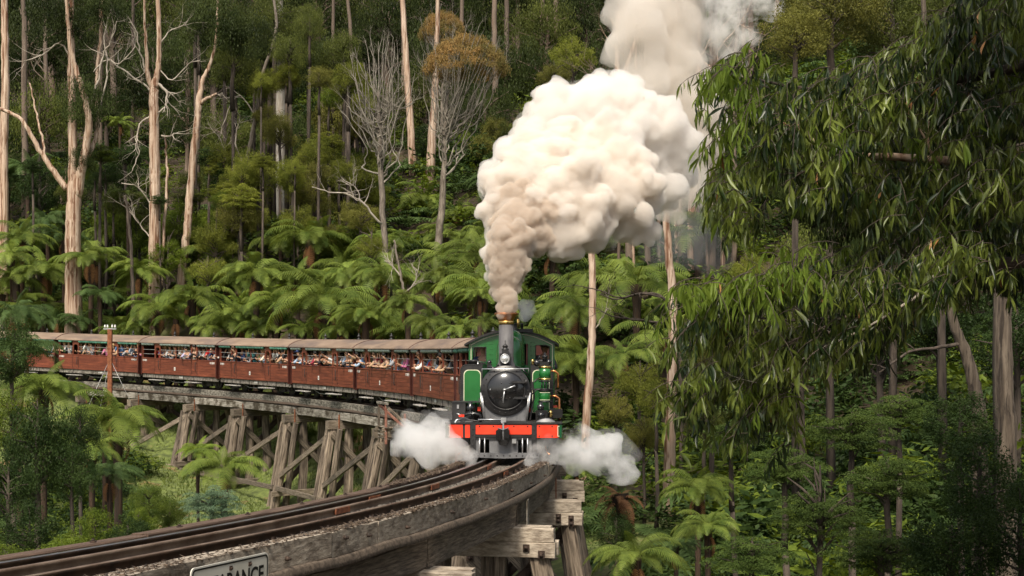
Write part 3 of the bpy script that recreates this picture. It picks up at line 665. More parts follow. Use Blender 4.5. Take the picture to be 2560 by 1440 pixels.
# cowcatcher
cw=thing('cowcatcher',None,None); cw.parent=loco
MB().box(-.06,-.28,.12,-.03,.28,.43).build('centre_plate',M['grey'],cw)
pr=[(-.62,.14),(-.62,.06),(-.4,.045),(0,.03),(.4,.045),(.62,.06),(.62,.14)]
MB().prism(pr,-.03,.035,'x').build('bottom_bar',M['grey'],cw)
MB().box(-.04,-.6,.40,.0,.6,.45).build('top_bar',M['black'],cw)
for y in (-.47,-.37,.37,.47): MB().tube([(.02,y,.09),(.02,y,.43)],.012,6).build('rod',M['steel'],cw)
for y in (-.52,.5): MB().box(-.05,y-.045,.13,-.02,y+.045,.4).build('side_plate',M['grey'],cw)
rivets(cw,[(.037,-.5+.125*k,.085) for k in range(9)])
MB().box(.0,.17,.33,.1,.25,.41).build('step',M['steel'],cw)
# coupler
cp=A('coupler',MB().box(0,-.12,.36,.16,.12,.62,ch=.03).box(.05,-.08,.30,.2,.08,.4,ch=.02).box(.1,-.14,.40,.26,-.05,.60,ch=.02).box(.1,.03,.44,.24,.12,.60,ch=.02),M['black_gloss'])
A('pin',MB().tube([(.16,0,.30),(.16,0,.74)],.02,8).tube([(.16,-.11,.63),(.2,0,.60),(.16,.11,.64)],.01,6),M['grey'],cp)
A('chain',MB().tube([(.1,-.05,.76),(.12,0,.70),(.13,.01,.64)],.012,5),M['steel'],cp)
A('coupler_lever',MB().tube([(.02,-.5,.79),(.02,.02,.79)],.014,6).box(0,-.05,.74,.06,.05,.83),M['steel'],cp)
# smokebox and its door
SX=-.95; SZ=1.345
sb=A('smokebox',MB().lathe([(.0,.0),(.50,.0),(.515,-.02),(.515,-.06),(.49,-.08),(.49,-1.0),(0,-1.0)],40,Matrix.Translation((SX,0,SZ))@Matrix.Rotation(math.pi/2,4,'Y')),M['smokebox'])
dr=A('smokebox_door',MB().lathe([(.385,.0),(.385,.02),(.36,.04),(.30,.075),(.2,.105),(.1,.12),(0,.125)],40,Matrix.Translation((SX,.01,SZ))@Matrix.Rotation(math.pi/2,4,'Y')),M['black_gloss'],sb)
A('door_ring',MB().lathe([(.40,.0),(.40,.028),(.375,.028),(.375,.0)],40,Matrix.Translation((SX,.01,SZ))@Matrix.Rotation(math.pi/2,4,'Y')),M['smokebox'],sb)
rivets(sb,[(SX+.003,.455*math.cos(R(a)),SZ+.455*math.sin(R(a))) for a in range(0,360,15)])
rivets(sb,[(SX+.11,.17*math.cos(R(a))+.01,SZ+.17*math.sin(R(a))) for a in range(0,360,60)])
for z in (.17,-.15): A('hinge',MB().box(SX+.02,.1,SZ+z-.022,SX+.10,.40,SZ+z+.022,ch=.008).lathe([(.03,-.05),(.03,.05)],8,Matrix.Translation((SX+.05,.42,SZ+z))),M['black'],sb)
A('door_handle',MB().lathe([(.035,0),(.035,.05),(.02,.06),(.02,.1)],12,Matrix.Translation((SX+.11,-.01,SZ+.015))@Matrix.Rotation(math.pi/2,4,'Y'))
  .tube([(SX+.2,-.01,SZ+.015),(SX+.21,.1,SZ+.06),(SX+.21,.205,SZ+.10)],[.012,.014,.02],8).tube([(SX+.19,-.01,SZ+.015),(SX+.2,-.025,SZ-.1),(SX+.2,-.04,SZ-.25)],[.012,.014,.02],8),M['steel'],sb)
A('grab_handle',MB().tube([(SX+.02,-.30,SZ+.06),(SX+.07,-.305,SZ+.02),(SX+.02,-.30,SZ-.03)],.012,6),M['steel'],sb)
# saddle
sv=[(SX-.05,-.50,1.30),(SX-.05,-.43,.73),(SX-.05,.43,.73),(SX-.05,.50,1.30),(SX-.9,-.50,1.30),(SX-.9,-.43,.73),(SX-.9,.43,.73),(SX-.9,.50,1.30)]
sd_=MB(); sd_.add(sv,[(0,1,2,3),(7,6,5,4),(0,4,5,1),(3,2,6,7),(1,5,6,2)]); sd=A('saddle',sd_,M['grey'])
for s_ in (-1,1):
    A('handrail_bracket',MB().tube([(SX-.01,s_*.505,1.30),(SX-.01,s_*.435,.74)],.018,6).tube([(SX+.03,s_*.47,1.24),(SX+.03,s_*.415,.74)],.009,5),M['steel'],sd)
A('front_handrail',MB().tube([(SX+.05,-.47,1.78),(SX+.05,-.12,1.78),(SX+.05,.12,1.78),(SX+.05,.47,1.79)],.013,6).tube([(SX,-.47,1.70),(SX+.05,-.47,1.78)],.01,5).tube([(SX,.47,1.7),(SX+.05,.47,1.79)],.01,5),M['steel'])
# boiler, domes, chimney
A('boiler',MB().lathe([(.455,0),(.455,-3.6)],36,Matrix.Translation((SX-1,0,SZ+.05))@Matrix.Rotation(math.pi/2,4,'Y')),M['green'])
for x,z0,r,z1,nm in ((-2.9,1.6,.29,2.50,'sand_dome'),(-4.0,1.65,.29,2.66,'steam_dome')):
    h=z1-z0; A(nm,MB().lathe([(r*1.25,0),(r*1.08,.1),(r,.2),(r,h*.55),(r*.96,h*.72),(r*.84,h*.86),(r*.6,h*.96),(r*.3,h*.995),(0,h)],36,Matrix.Translation((x,.02 if x>-3.5 else .03,z0))),M['green'])
sv_=A('safety_valve',MB().lathe([(.09,0),(.09,.03),(.05,.05),(.04,.16),(.055,.18),(.055,.2)],14,Matrix.Translation((-4.3,.1,2.62))).lathe([(.03,0),(.03,.2),(.05,.22),(0,.24)],10,Matrix.Translation((-4.5,.25,2.6))).box(-4.6,.1,2.62,-4.4,.5,2.70),M['black'])
A('whistle',MB().lathe([(.022,0),(.022,.05),(.032,.06),(.032,.2),(.0,.22)],12,Matrix.Translation((-4.6,.16,2.72))),M['brass'],sv_)
CHX=-1.35
ch_=A('chimney',MB().lathe([(.24,1.76),(.19,1.84),(.158,1.93),(.152,2.0),(.150,2.72)],32,Matrix.Translation((CHX,0,0))),M['chim'])
A('brass_band',MB().lathe([(.158,2.70),(.162,2.705),(.162,2.765),(.158,2.77)],32,Matrix.Translation((CHX,0,0))),M['brass'],ch_)
A('copper_cap',MB().lathe([(.155,2.765),(.165,2.80),(.19,2.85),(.225,2.885),(.245,2.90),(.248,2.925),(.235,2.94),(.2,2.93),(.14,2.90),(.13,2.80)],36,Matrix.Translation((CHX,0,0))),M['copper'],ch_)
A('flue',MB().lathe([(.125,2.90),(.125,2.85),(0,2.85)],20,Matrix.Translation((CHX,0,0))),M['black'],ch_)
# headlamp
hl=A('headlamp',MB().box(-1.19,-.12,1.88,-1.0,.10,2.10,ch=.01).box(-1.17,-.075,2.10,-1.03,.055,2.17).lathe([(.075,2.17),(.075,2.185),(.05,2.20),(.05,2.235),(.065,2.24),(.03,2.28),(.012,2.29),(.012,2.36),(0,2.37)],14,Matrix.Translation((-1.1,-.01,0))).box(-1.15,-.06,1.80,-1.05,.04,1.88),M['black'])
A('lamp_lens',MB().lathe([(.088,0),(.088,.03),(.078,.035),(.06,.055),(.03,.07),(0,.075)],24,Matrix.Translation((-1.0,-.01,1.99))@Matrix.Rotation(math.pi/2,4,'Y')),M['lamp'],hl)
A('lamp_rim',MB().lathe([(.098,0),(.098,.04),(.086,.044),(.086,0)],24,Matrix.Translation((-1.0,-.01,1.99))@Matrix.Rotation(math.pi/2,4,'Y')),M['steel'],hl)
# side tanks
def tank(s_):
    y0,y1=.50,.97; zt,zb=1.88,.95; r=.14
    pr=[(y0,zb),(y1,zb),(y1,zt-r)]+[(y1-r+r*math.cos(R(a)),zt-r+r*math.sin(R(a))) for a in (15,30,45,60,75)]+[(y1-r,zt),(y0,zt)]
    pr=[(s_*a,b) for a,b in pr]
    if s_<0: pr=pr[::-1]
    T=A('side_tank',MB().prism(pr,-4.6,-1.62,'x'),M['black'])
    y0,y1,zb,zt=.535,.895,1.07,1.765; r=.1
    def outline(g):
        P_=[(y0+g,zb-.2+g),(y1-g,zb-.2+g),(y1-g,zt-r-g)]+[(y1-r-g+(r)*math.cos(R(a)),zt-r-g+r*math.sin(R(a))) for a in (15,30,45,60,75)]+[(y1-r-g,zt-g)]
        P_+=[(y0+r+g,zt-g)]+[(y0+r+g-r*math.cos(R(a)),zt-r-g+r*math.sin(R(a))) for a in (75,60,45,30,15)]+[(y0+g,zt-r-g)]
        P_=[(s_*a,b) for a,b in P_]; return P_ if s_>0 else P_[::-1]
    MB().prism(outline(0),-1.62,-1.612,'x').build('lining',M['cream'],T); MB().prism(outline(.014),-1.612,-1.606,'x').build('tank_front',M['green'],T)
    MB().box(-4.5,min(s_*.972,s_*.978),1.05,-1.75,max(s_*.972,s_*.978),1.78).build('tank_side',M['green'],T)
    y1=.955; r=.13; zt=1.865
    pts=[(y1,z) for z in np.arange(1.0,zt-r,.045)]+[(y1-r+r*math.cos(R(a)),zt-r+r*math.sin(R(a))) for a in (15,35,55,75)]+[(y,zt) for y in np.arange(y1-r,.52,-.045)]
    for a,b in pts: put('rivet',rv,T,loc=(-1.618,s_*a,b),scale=.8)
    MB().lathe([(.12,0),(.12,.06),(.13,.065),(.1,.09),(.03,.1)],16).build('filler_lid',M['black'],T,loc=(-2.2,s_*.72,1.88))
    return T
tank(-1); tank(1)
# cab
CB=-4.95
def arc(hw,z0,z1,n=16): return [(-hw+2*hw*i/n, z0+(z1-z0)*(1-(2*i/n-1)**2)) for i in range(n+1)]
cab=thing('cab',None,None); cab.parent=loco
def sheet_with_holes(outline,holes,x0,x1,m,name,par):
    cu=bpy.data.curves.new(name,'CURVE'); cu.dimensions='2D'; cu.fill_mode='BOTH'; cu.extrude=(x1-x0)/2
    for poly in [outline]+holes:
        sp=cu.splines.new('POLY'); sp.points.add(len(poly)-1); sp.use_cyclic_u=True
        for p,(a,b) in zip(sp.points,poly): p.co=(a,b,0,1)
    o=bpy.data.objects.new('t',cu); COL.objects.link(o); dg=bpy.context.evaluated_depsgraph_get(); me=bpy.data.meshes.new_from_object(o.evaluated_get(dg)); bpy.data.objects.remove(o)
    # curve plane (a,b) -> (y,z)
    for v in me.vertices: v.co=((x0+x1)/2+v.co.z, v.co.x, v.co.y)
    me.materials.clear(); me.materials.append(m); me.name=name
    return put(name,me,par)
winL=[(-.90,1.9),(-.60,1.9),(-.60,2.29),(-.82,2.29),(-.90,2.27)]
winR=[(.56,1.9),(.88,1.9),(.88,2.30),(.80,2.33),(.56,2.33)]
winM=[(.26,1.88),(.37,1.88),(.37,2.36),(.26,2.36)]
front=[(-1.0,1.0),(1.0,1.0),(1.0,2.38)]+arc(1.0,2.38,2.66)[::-1][1:-1]+[(-1.0,2.38)]
fp=sheet_with_holes(front,[winL,winR,winM],CB-.02,CB+.02,M['green'],'cab_front',cab)
def band(hw,z0,z1,w_):
    o_=[(-hw,1.0),(-hw,z0)]+arc(hw,z0,z1)[1:-1]+[(hw,z0),(hw,1.0)]
    i_=[(-hw+w_,1.0),(-hw+w_,z0-.01)]+arc(hw-w_,z0-.01,z1-w_)[1:-1]+[(hw-w_,z0-.01),(hw-w_,1.0)]
    n=len(o_); v=[(CB+.024,a,b) for a,b in o_]+[(CB+.024,a,b) for a,b in i_]; f=[(i,i+1,n+i+1,n+i) for i in range(n-1)]
    return MB().add(v,f)
band(.955,2.345,2.615,.014).build('lining',M['cream'],fp)
for hole in (winL,winR,winM):
    MB().tube([(CB+.025,a,b) for a,b in hole+hole[:1]],.012,5).build('window_frame',M['black'],fp)
rivets(fp,[(CB+.022,-.45+.0*k,2.0+.12*k) for k in range(4)]+[(CB+.022,.45,2.0+.1*k) for k in range(5)]+[(CB+.022,.52,2.0+.1*k) for k in range(5)]+[(CB+.022,-.5,2.0+.12*k) for k in range(4)],rvg)
rp_o=arc(1.10,2.36,2.70); rp_i=[(a,b-.05) for a,b in rp_o][::-1]
MB().prism(rp_o+rp_i,-7.2,CB+.14,'x').build('roof',M['black'],cab)
MB().box(-7.1,-1.0,.95,-5.0,-.96,1.75).box(-7.1,.96,.95,-5.0,1.0,1.75).box(-5.15,-1.0,1.75,-4.98,-.96,2.4).box(-5.15,.96,1.75,-4.98,1.0,2.4).box(-7.1,-1,1.75,-6.9,-.96,2.4).box(-7.1,.96,1.75,-6.9,1.0,2.4).build('cab_side',M['green'],cab)
MB().box(-7.12,-.96,.95,-7.08,.96,1.7).box(-7.12,-.3,1.7,-7.08,.3,2.6).build('cab_rear',M['dark_in'],cab)
MB().box(-7.1,-.96,.93,-5.0,.96,.97).build('cab_floor',M['dark_in'],cab)
A('bunker',MB().box(-9.0,-.95,.75,-7.15,.95,1.8,ch=.03),M['green'])
A('frames',MB().box(-9.2,-.5,.35,-.1,-.44,.72).box(-9.2,.44,.35,-.1,.5,.72).box(-9.2,-.95,.62,-1.7,.95,.72),M['black'])
A('valance',MB().box(-4.6,-1.06,.88,-1.66,-.4,.94).box(-4.6,.4,.88,-1.66,1.06,.94),M['red'])
for x in (-1.9,-3.2,-4.4,-5.6,-7.8):
    for s_ in (-1,1):
        A('wheel',MB().lathe([(.06,-.06),(.12,-.05),(.3,-.045),(.36,-.05),(.36,.04),(.40,.05),(.40,.07),(.06,.07)],24,Matrix.Translation((x,s_*.42,.38))@Matrix.Rotation(math.pi/2*-s_,4,'X')),M['black'])
A('pony_wheel',MB().lathe([(.05,-.07),(.27,-.05),(.27,.05),(.3,.06),(.05,.07)],20,Matrix.Translation((-.75,-.42,.27))@Matrix.Rotation(math.pi/2,4,'X')).lathe([(.05,-.07),(.27,-.05),(.27,.05),(.3,.06),(.05,.07)],20,Matrix.Translation((-.75,.42,.27))@Matrix.Rotation(-math.pi/2,4,'X')),M['black'])
for s_ in (-1,1):
    A('cylinder',MB().lathe([(.0,.01),(.12,.01),(.13,0),(.27,0),(.285,-.02),(.285,-.6),(0,-.6)],28,Matrix.Translation((-.35,s_*.82,.52))@Matrix.Rotation(math.pi/2,4,'Y')),M['grey'])
    A('cylinder_cock',MB().tube([(-.3,s_*.82,.25),(-.22,s_*.84,.15),(-.1,s_*.9,.10)],.014,6),M['copper'])
# left platform fittings: tool box, lubricator, hose with red handle
tb=A('tool_box',MB().box(-1.55,-1.07,.73,-.75,-.80,1.10,ch=.01).box(-1.56,-1.09,1.10,-.74,-.5,1.12),M['black'])
A('latch',MB().box(-.75,-.97,.98,-.73,-.93,1.06),M['steel'],tb)
lb=A('lubricator',MB().box(-.85,-.78,.73,-.62,-.62,.93,ch=.02).lathe([(.075,.93),(.08,.97),(.085,1.02),(.05,1.05),(.05,1.09),(.02,1.10),(.02,1.13)],16,Matrix.Translation((-.74,-.70,0))).ball((-.58,-.69,.86),.075,2),M['black_gloss'])
A('glass',MB().lathe([(.03,0),(.03,.02)],12,Matrix.Translation((-.51,-.69,.88))@Matrix.Rotation(math.pi/2,4,'Y')),M['lamp'],lb)
A('hose',MB().tube([(-.3,-.80,.86),(-.28,-.70,.89),(-.28,-.58,.90),(-.28,-.48,.87),(-.3,-.45,.80),(-.32,-.47,.74)],.026,8),M['black_gloss'])
A('hose_tap',MB().box(-.32,-.9,.83,-.26,-.79,.88,ch=.01),M['red']); A('tap_lever',MB().tube([(-.27,-.94,.90),(-.27,-.84,.86)],.012,5),M['steel'])
A('handrail',MB().tube([(-.05,-.97,.45),(-.03,-.97,.60),(-.05,-.95,.74),(-.07,-.93,.78),(-.07,-.88,.78)],.02,6),M['steel'])
A('pipe_loop',MB().tube([(-.12,-.93,.76),(-.12,-.62,.77),(-.12,-.5,.75),(-.1,-.45,.79),(-.1,-.35,.78),(-.1,.0,.78)],.018,6).tube([(-.1,-.66,.72),(-.02,-.66,.6),(.0,-.62,.55)],.014,6),M['black'])
A('valve_stems',MB().tube([(-.9,-.60,.74),(-.9,-.60,1.12)],.014,6).tube([(-.9,-.53,.74),(-.9,-.53,1.2)],.012,6).tube([(-1.0,-.57,.95),(-1.0,-.47,.95)],.03,6),M['black'])
A('stop_cock',MB().box(-.9,-.56,.93,-.86,-.50,1.01),M['red'])
# right platform fittings
rb=A('reservoir_box',MB().box(-.8,.62,.73,-.45,.86,.96,ch=.015).ball((-.42,.73,.86),.07,2).lathe([(.06,.96),(.07,1.0),(.075,1.05),(.04,1.07),(.04,1.11)],14,Matrix.Translation((-.62,.72,0))),M['black_gloss'])
A('oil_tank',MB().box(-1.5,.88,.80,-.7,1.16,.98,ch=.03),M['black_gloss']); A('sight_cup',MB().lathe([(.035,.82),(.035,.93),(.02,.95)],12,Matrix.Translation((-.62,.92,0))),M['brass'])
# air pump on the right of the smokebox
pm=thing('air_pump',None,None); pm.parent=loco
PX_,PY_=-1.15,.80
def cyl(z0,z1,r=.125): return MB().lathe([(0,z0),(r,z0),(r,z1),(0,z1)],28,Matrix.Translation((PX_,PY_,0)))
cyl(1.57,1.82,.12).build('steam_cylinder',M['green'],pm)
for z in (1.555,1.80): cyl(z,z+.04,.128).build('brass_band',M['brass'],pm)
MB().lathe([(.105,1.12),(.125,1.14),(.125,1.30),(.105,1.33)],8,Matrix.Translation((PX_,PY_,0))@Matrix.Rotation(R(22.5),4,'Z')).build('air_cylinder',M['green'],pm)
MB().tube([(PX_+.12,PY_-.105,1.30),(PX_+.12,PY_+.105,1.30)],.006,4).tube([(PX_+.12,PY_-.105,1.15),(PX_+.12,PY_+.105,1.15)],.006,4).build('lining',M['cream'],pm)
for z in (1.10,1.33): cyl(z,z+.025,.14).build('flange',M['black'],pm)
cyl(1.36,1.38,.15).build('flange',M['black'],pm); cyl(1.52,1.545,.13).build('flange',M['black'],pm)
for dx,dy in ((.08,-.06),(.08,.06),(-.08,0),(.1,0)): MB().tube([(PX_+dx,PY_+dy,1.34),(PX_+dx,PY_+dy,1.56)],.016,6).build('piston_rod',M['black_gloss'],pm)
MB().box(PX_-.1,PY_-.3,1.35,PX_+.1,PY_-.1,1.38).tube([(PX_+.1,PY_-.32,1.22),(PX_+.1,PY_-.15,1.365),(PX_+.1,PY_+.15,1.365)],.016,6).build('bracket',M['black'],pm)
mb=MB(); mb.box(PX_-.09,PY_-.11,1.84,PX_+.09,PY_+.08,1.93,ch=.03).ball((PX_+.05,PY_-.16,1.9),.07,2).ball((PX_,PY_+.08,1.92),.06,2).lathe([(.05,1.93),(.05,2.02),(.06,2.03),(.06,2.05),(.03,2.06),(.015,2.12)],12,Matrix.Translation((PX_,PY_-.0,0))).tube([(PX_+.05,PY_-.14,1.95),(PX_+.05,PY_-.1,2.07)],.01,5).build('valve_gear',M['black_gloss'],pm)
MB().lathe([(.03,1.87),(.03,1.96),(.02,1.98)],10,Matrix.Translation((PX_+.05,PY_-.25,0))).build('oil_cup',M['brass'],pm)
MB().tube([(PX_,PY_+.12,1.74),(PX_,PY_+.2,1.74),(PX_,PY_+.27,1.69),(PX_,PY_+.27,1.40)],.022,8).build('pipe',M['copper'],pm)
MB().tube([(PX_,PY_+.12,1.23),(PX_,PY_+.22,1.23),(PX_,PY_+.29,1.18),(PX_,PY_+.30,.90),(PX_,PY_+.30,.66)],.024,8).build('pipe',M['copper'],pm)
MB().tube([(PX_,PY_-.12,1.6),(PX_+.02,PY_-.25,1.5),(PX_+.02,PY_-.22,1.2),(PX_,PY_-.28,.9),(PX_+.1,PY_-.3,.74)],.02,7).build('pipe',M['black'],pm)
# steam pipes curling over the smokebox
A('blower_pipe',MB().tube([(SX-.3,-.36,1.75),(SX-.1,-.34,1.83),(SX-.1,-.22,1.80),(SX-.2,-.15,1.86)],.018,7).tube([(SX-.35,.2,1.84),(SX-.1,.34,1.78),(SX-.1,.46,1.66)],.018,7).tube([(SX-.2,-.3,1.85),(SX-.1,-.26,1.72)],.012,5),M['black_gloss'])
A('side_handrail',MB().tube([(-4.8,-.60,1.93),(-1.7,-.60,1.93),(-1.62,-.60,1.88)],.014,6).tube([(-4.8,.52,1.96),(-1.7,.52,1.96),(-1.62,.52,1.88)],.014,6),M['steel'])
A('clack_valve',MB().box(-2.0,-.42,1.78,-1.8,-.32,1.9,ch=.02).ball((-1.85,-.37,1.92),.05,2),M['black_gloss'])
# ---------------------------------------------------------------- telegraph pole and the refuge etc.
pole=thing('telegraph_pole','rusty steel pole with a short crossarm and four white insulators beside the bridge','pole',P(275,1100,71))
pz=P(275,822,71).z-pole.location.z; gz_=G(*pole.location[:2])-.2-pole.location.z
MB().box(-.11,-.1,gz_,.11,.1,pz-.02,ch=.02).build('post',M['rust'],pole)
ca=MB().box(-.34,-.05,pz-.04,.34,.05,pz+.03).build('crossarm',M['pipe'],pole)
for x in (-.27,-.13,.12,.27): MB().lathe([(.02,0),(.02,.04),(.055,.05),(.05,.1),(.035,.12),(.045,.15),(.03,.18),(0,.19)],12).build('insulator',M['white'],ca,loc=(x,0,pz+.03))
for a,b in (((-.0,0,pz-1.6),(-1.9,-.8,gz_+.8)),((0,0,pz-1.6),(-1.0,.3,gz_+.9)),((.05,0,pz-1.7),(1.6,.2,gz_+2.0))): MB().tube([a,b],.012,4).build('guy_wire',M['pipe'],pole)
def volume_mat(name,color,dens,aniso=.0,scale=2.0,lo=.42,hi=.62,noisy=True,dmin=0.0):
    m=bpy.data.materials.new(name); m.use_nodes=True; t=m.node_tree; t.nodes.clear()
    o=t.nodes.new('ShaderNodeOutputMaterial'); v=t.nodes.new('ShaderNodeVolumePrincipled')
    v.inputs['Color'].default_value=(*color,1); v.inputs['Density'].default_value=dens
    v.inputs['Anisotropy'].default_value=aniso
    t.links.new(v.outputs[0],o.inputs['Volume'])
    if noisy:
        g=t.nodes.new('ShaderNodeNewGeometry'); n=t.nodes.new('ShaderNodeTexNoise'); n.inputs['Scale'].default_value=scale
        n.inputs['Detail'].default_value=3; n.inputs['Roughness'].default_value=.6
        t.links.new(g.outputs['Position'],n.inputs['Vector'])
        r=t.nodes.new('ShaderNodeMapRange'); r.inputs[1].default_value=lo; r.inputs[2].default_value=hi; r.inputs[3].default_value=dmin; r.inputs[4].default_value=dens
        t.links.new(n.outputs[0],r.inputs[0]); t.links.new(r.outputs[0],v.inputs['Density'])
    return m
def puff_mesh(name,puffs,voxel,seed=1,children=16,levels=2,ratio=.36,disp=.0):
    """union of billow upon billow, voxel-remeshed into one closed skin"""
    rg=random.Random(seed)
    bm=bmesh.new(); bmesh.ops.create_icosphere(bm,subdivisions=2,radius=1); 
    bv=np.array([v.co[:] for v in bm.verts]); bf=np.array([[v.index for v in f.verts] for f in bm.faces]); bm.free()
    V=[];Fc=[];n=0
    def add(c,r):
        nonlocal n
        V.append(bv*r+np.array(c)); Fc.append(bf+n); n+=len(bv)
    def grow(c,r,lev):
        add(c,r)
        if lev==0: return
        for k in range(children):
            d=Vector((rg.gauss(0,1),rg.gauss(0,1),rg.gauss(0,1)+.25)).normalized()
            rr=r*ratio*rg.uniform(.7,1.35)
            grow(Vector(c)+d*(r*rg.uniform(.82,1.0)),rr,lev-1)
    for (x,y,r,Y) in puffs:
        grow(P(x,y,Y),r*Y/F*.86,levels)
    V=np.concatenate(V);Fc=np.concatenate(Fc)
    me=bpy.data.meshes.new(name); me.from_pydata(V.tolist(),[],Fc.tolist())
    ob=bpy.data.objects.new(name,me); scn.collection.objects.link(ob)
    md=ob.modifiers.new('r','REMESH'); md.mode='VOXEL'; md.voxel_size=voxel
    sm=ob.modifiers.new('s','SMOOTH'); sm.iterations=2
    dg=bpy.context.evaluated_depsgraph_get(); m2=bpy.data.meshes.new_from_object(ob.evaluated_get(dg))
    ob.modifiers.clear(); ob.data=m2; bpy.data.meshes.remove(me); m2.name=name
    if disp:
        n_=len(m2.vertices); co=np.empty(n_*3,np.float32); m2.vertices.foreach_get('co',co); co=co.reshape(-1,3); nn=np.empty(n_*3,np.float32); m2.vertex_normals.foreach_get('vector',nn); nn=nn.reshape(-1,3)
        f1=1.25/disp*.14
        dd=np.array([abs(noise.noise((c[0]*f1,c[1]*f1,c[2]*f1)))*1.6+abs(noise.noise((c[0]*f1*2.3,c[1]*f1*2.3,c[2]*f1*2.3+7)))*.8 for c in co.tolist()])
        m2.vertices.foreach_set('co',(co+nn*(disp*(dd-.35))[:,None]).astype(np.float32).ravel()); m2.update()
    return ob
COLU=[(1267,775,24,27.42),(1268,748,31,27.5),(1266,715,38,27.6),(1262,680,46,27.6),(1272,640,54,27.6),(1284,600,60,27.75),(1290,556,62,28.05),(1268,512,46,28.35),(1330,552,58,28.2),(1345,600,42,28.1),(1312,500,46,28.4)]
MAIN=[(1262,670,42,27.9),(1262,640,54,28.1),(1285,600,72,28.3),(1290,550,84,28.5),
 (1252,520,52,28.7),(1236,470,40,28.9),(1300,470,86,28.8),(1370,440,88,29.2),(1365,540,92,28.6),(1430,500,105,28.8),(1410,590,62,28.4),(1480,580,58,28.7),
 (1530,480,110,29.2),(1585,540,62,29.2),(1612,500,42,29.4),(1500,400,98,29.6),(1570,430,72,30),(1420,375,72,29.8),(1330,400,60,29.8)]
UP=[(1385,262,60,31),(1430,310,100,31.5),(1345,340,60,31),(1300,400,66,30.4),(1500,270,80,32),(1562,245,62,32),(1600,340,105,32.5),(1655,390,88,32.8),
 (1690,440,56,33),(1640,470,70,32.5),(1240,440,40,30.5),(1470,330,100,31.5),(1540,350,90,32)]
REAR2=[(1770,100,80,39.5),(1840,60,75,41),(1870,-20,90,42),(1830,150,50,41),(1790,230,62,39.5),(1750,10,80,40)]
REAR=[(1600,60,85,37),(1690,60,90,38),(1560,30,60,37.3),(1560,125,60,37),(1680,140,90,38),(1700,260,95,38),(1640,0,72,37.5),(1735,345,90,38.5),(1710,450,80,38),(1660,505,60,38),
 (1700,-40,90,38),(1610,200,80,37),(1640,330,90,38),(1745,240,60,39)]
# ---------------------------------------------------------------- vegetation: materials
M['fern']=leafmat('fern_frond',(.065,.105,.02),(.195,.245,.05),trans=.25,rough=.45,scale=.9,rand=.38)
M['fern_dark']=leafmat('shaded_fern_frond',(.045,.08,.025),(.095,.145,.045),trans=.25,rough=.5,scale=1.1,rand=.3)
M['fern_lime']=leafmat('young_fern_frond',(.13,.20,.03),(.24,.31,.05),trans=.35,rough=.5,scale=1.1,rand=.2)
M['fern_dead']=mat('dead_frond',(.16,.07,.025),(.28,.13,.05),rough=.9,scale=2,rand=.3)
M['fern_trunk']=mat('fibrous_fern_trunk',(.018,.011,.007),(.06,.035,.02),rough=.95,scale=9,stretch=(1,1,.4),bump=.6,rand=.3)
M['gumleaf_far']=leafmat('gum_foliage',(.04,.052,.012),(.12,.14,.03),trans=.2,rough=.5,scale=1.6,rand=.3)
M['gumleaf_dark']=leafmat('dark_gum_foliage',(.014,.024,.006),(.062,.082,.022),trans=.15,rough=.5,scale=1.6,rand=.35)
M['gumleaf_olive']=leafmat('olive_gum_foliage',(.085,.09,.018),(.20,.195,.045),trans=.2,rough=.5,scale=1.6,rand=.2)
M['wattle']=leafmat('light_wattle_foliage',(.10,.125,.02),(.25,.27,.05),trans=.3,rough=.6,scale=1.5,rand=.25)
M['wattle_dark']=leafmat('dark_wattle_foliage',(.03,.055,.012),(.10,.145,.032),trans=.22,rough=.6,scale=2.0,rand=.2)
M['wattle_pale']=leafmat('blue_green_wattle_foliage',(.09,.15,.085),(.18,.25,.15),trans=.25,rough=.6,scale=2,rand=.1)
M['bush']=leafmat('bush_foliage',(.014,.030,.008),(.05,.08,.02),trans=.15,rough=.5,scale=2,rand=.2)
M['bush_mid']=leafmat('green_bush_foliage',(.05,.08,.01),(.145,.19,.025),trans=.25,rough=.45,scale=2,rand=.3)
M['bush_bright']=leafmat('bright_sapling_foliage',(.05,.085,.014),(.14,.18,.035),trans=.35,rough=.4,scale=2,rand=.2)
M['russet']=leafmat('russet_crown_foliage',(.14,.13,.042),(.36,.22,.08),trans=.2,rough=.7,scale=1.8,rand=.1)
M['bark']=mat('pale_gum_bark',(.34,.21,.135),(.62,.49,.38),rough=.8,scale=3.2,stretch=(2.6,2.6,.14),bump=.35,c3=(.15,.065,.03),s3=2.6,st3=(2.6,2.6,.10),lo3=.50,hi3=.60,rand=.1)
M['bark_white']=mat('white_gum_bark',(.46,.40,.33),(.70,.66,.60),rough=.75,scale=2.5,stretch=(2,2,.3),bump=.2,c3=(.24,.15,.09),s3=1.8,st3=(2,2,.35),lo3=.56,hi3=.64,rand=.06)
M['bark_grey']=mat('grey_bark',(.10,.08,.06),(.28,.235,.19),rough=.9,scale=4,stretch=(2,2,.3),bump=.4,c3=(.08,.06,.045),s3=3,st3=(3,3,.4),lo3=.52,hi3=.68,rand=.2)
M['bark_brown']=mat('brown_fibrous_bark',(.055,.04,.028),(.17,.135,.10),rough=.95,scale=5,stretch=(2.5,2.5,.2),bump=.6,detail=8,c3=(.03,.022,.016),s3=4,st3=(3,3,.25),lo3=.5,hi3=.62,rand=.1)
M['bark_dark']=mat('dark_bark',(.028,.021,.016),(.085,.065,.05),rough=.95,scale=4,stretch=(2,2,.3),bump=.4,rand=.3)
M['bark_far']=mat('far_gum_bark',(.09,.062,.045),(.24,.185,.14),rough=.85,scale=1.5,stretch=(2,2,.15),c3=(.13,.08,.055),s3=1.5,st3=(2,2,.15),lo3=.5,hi3=.66,rand=.3)
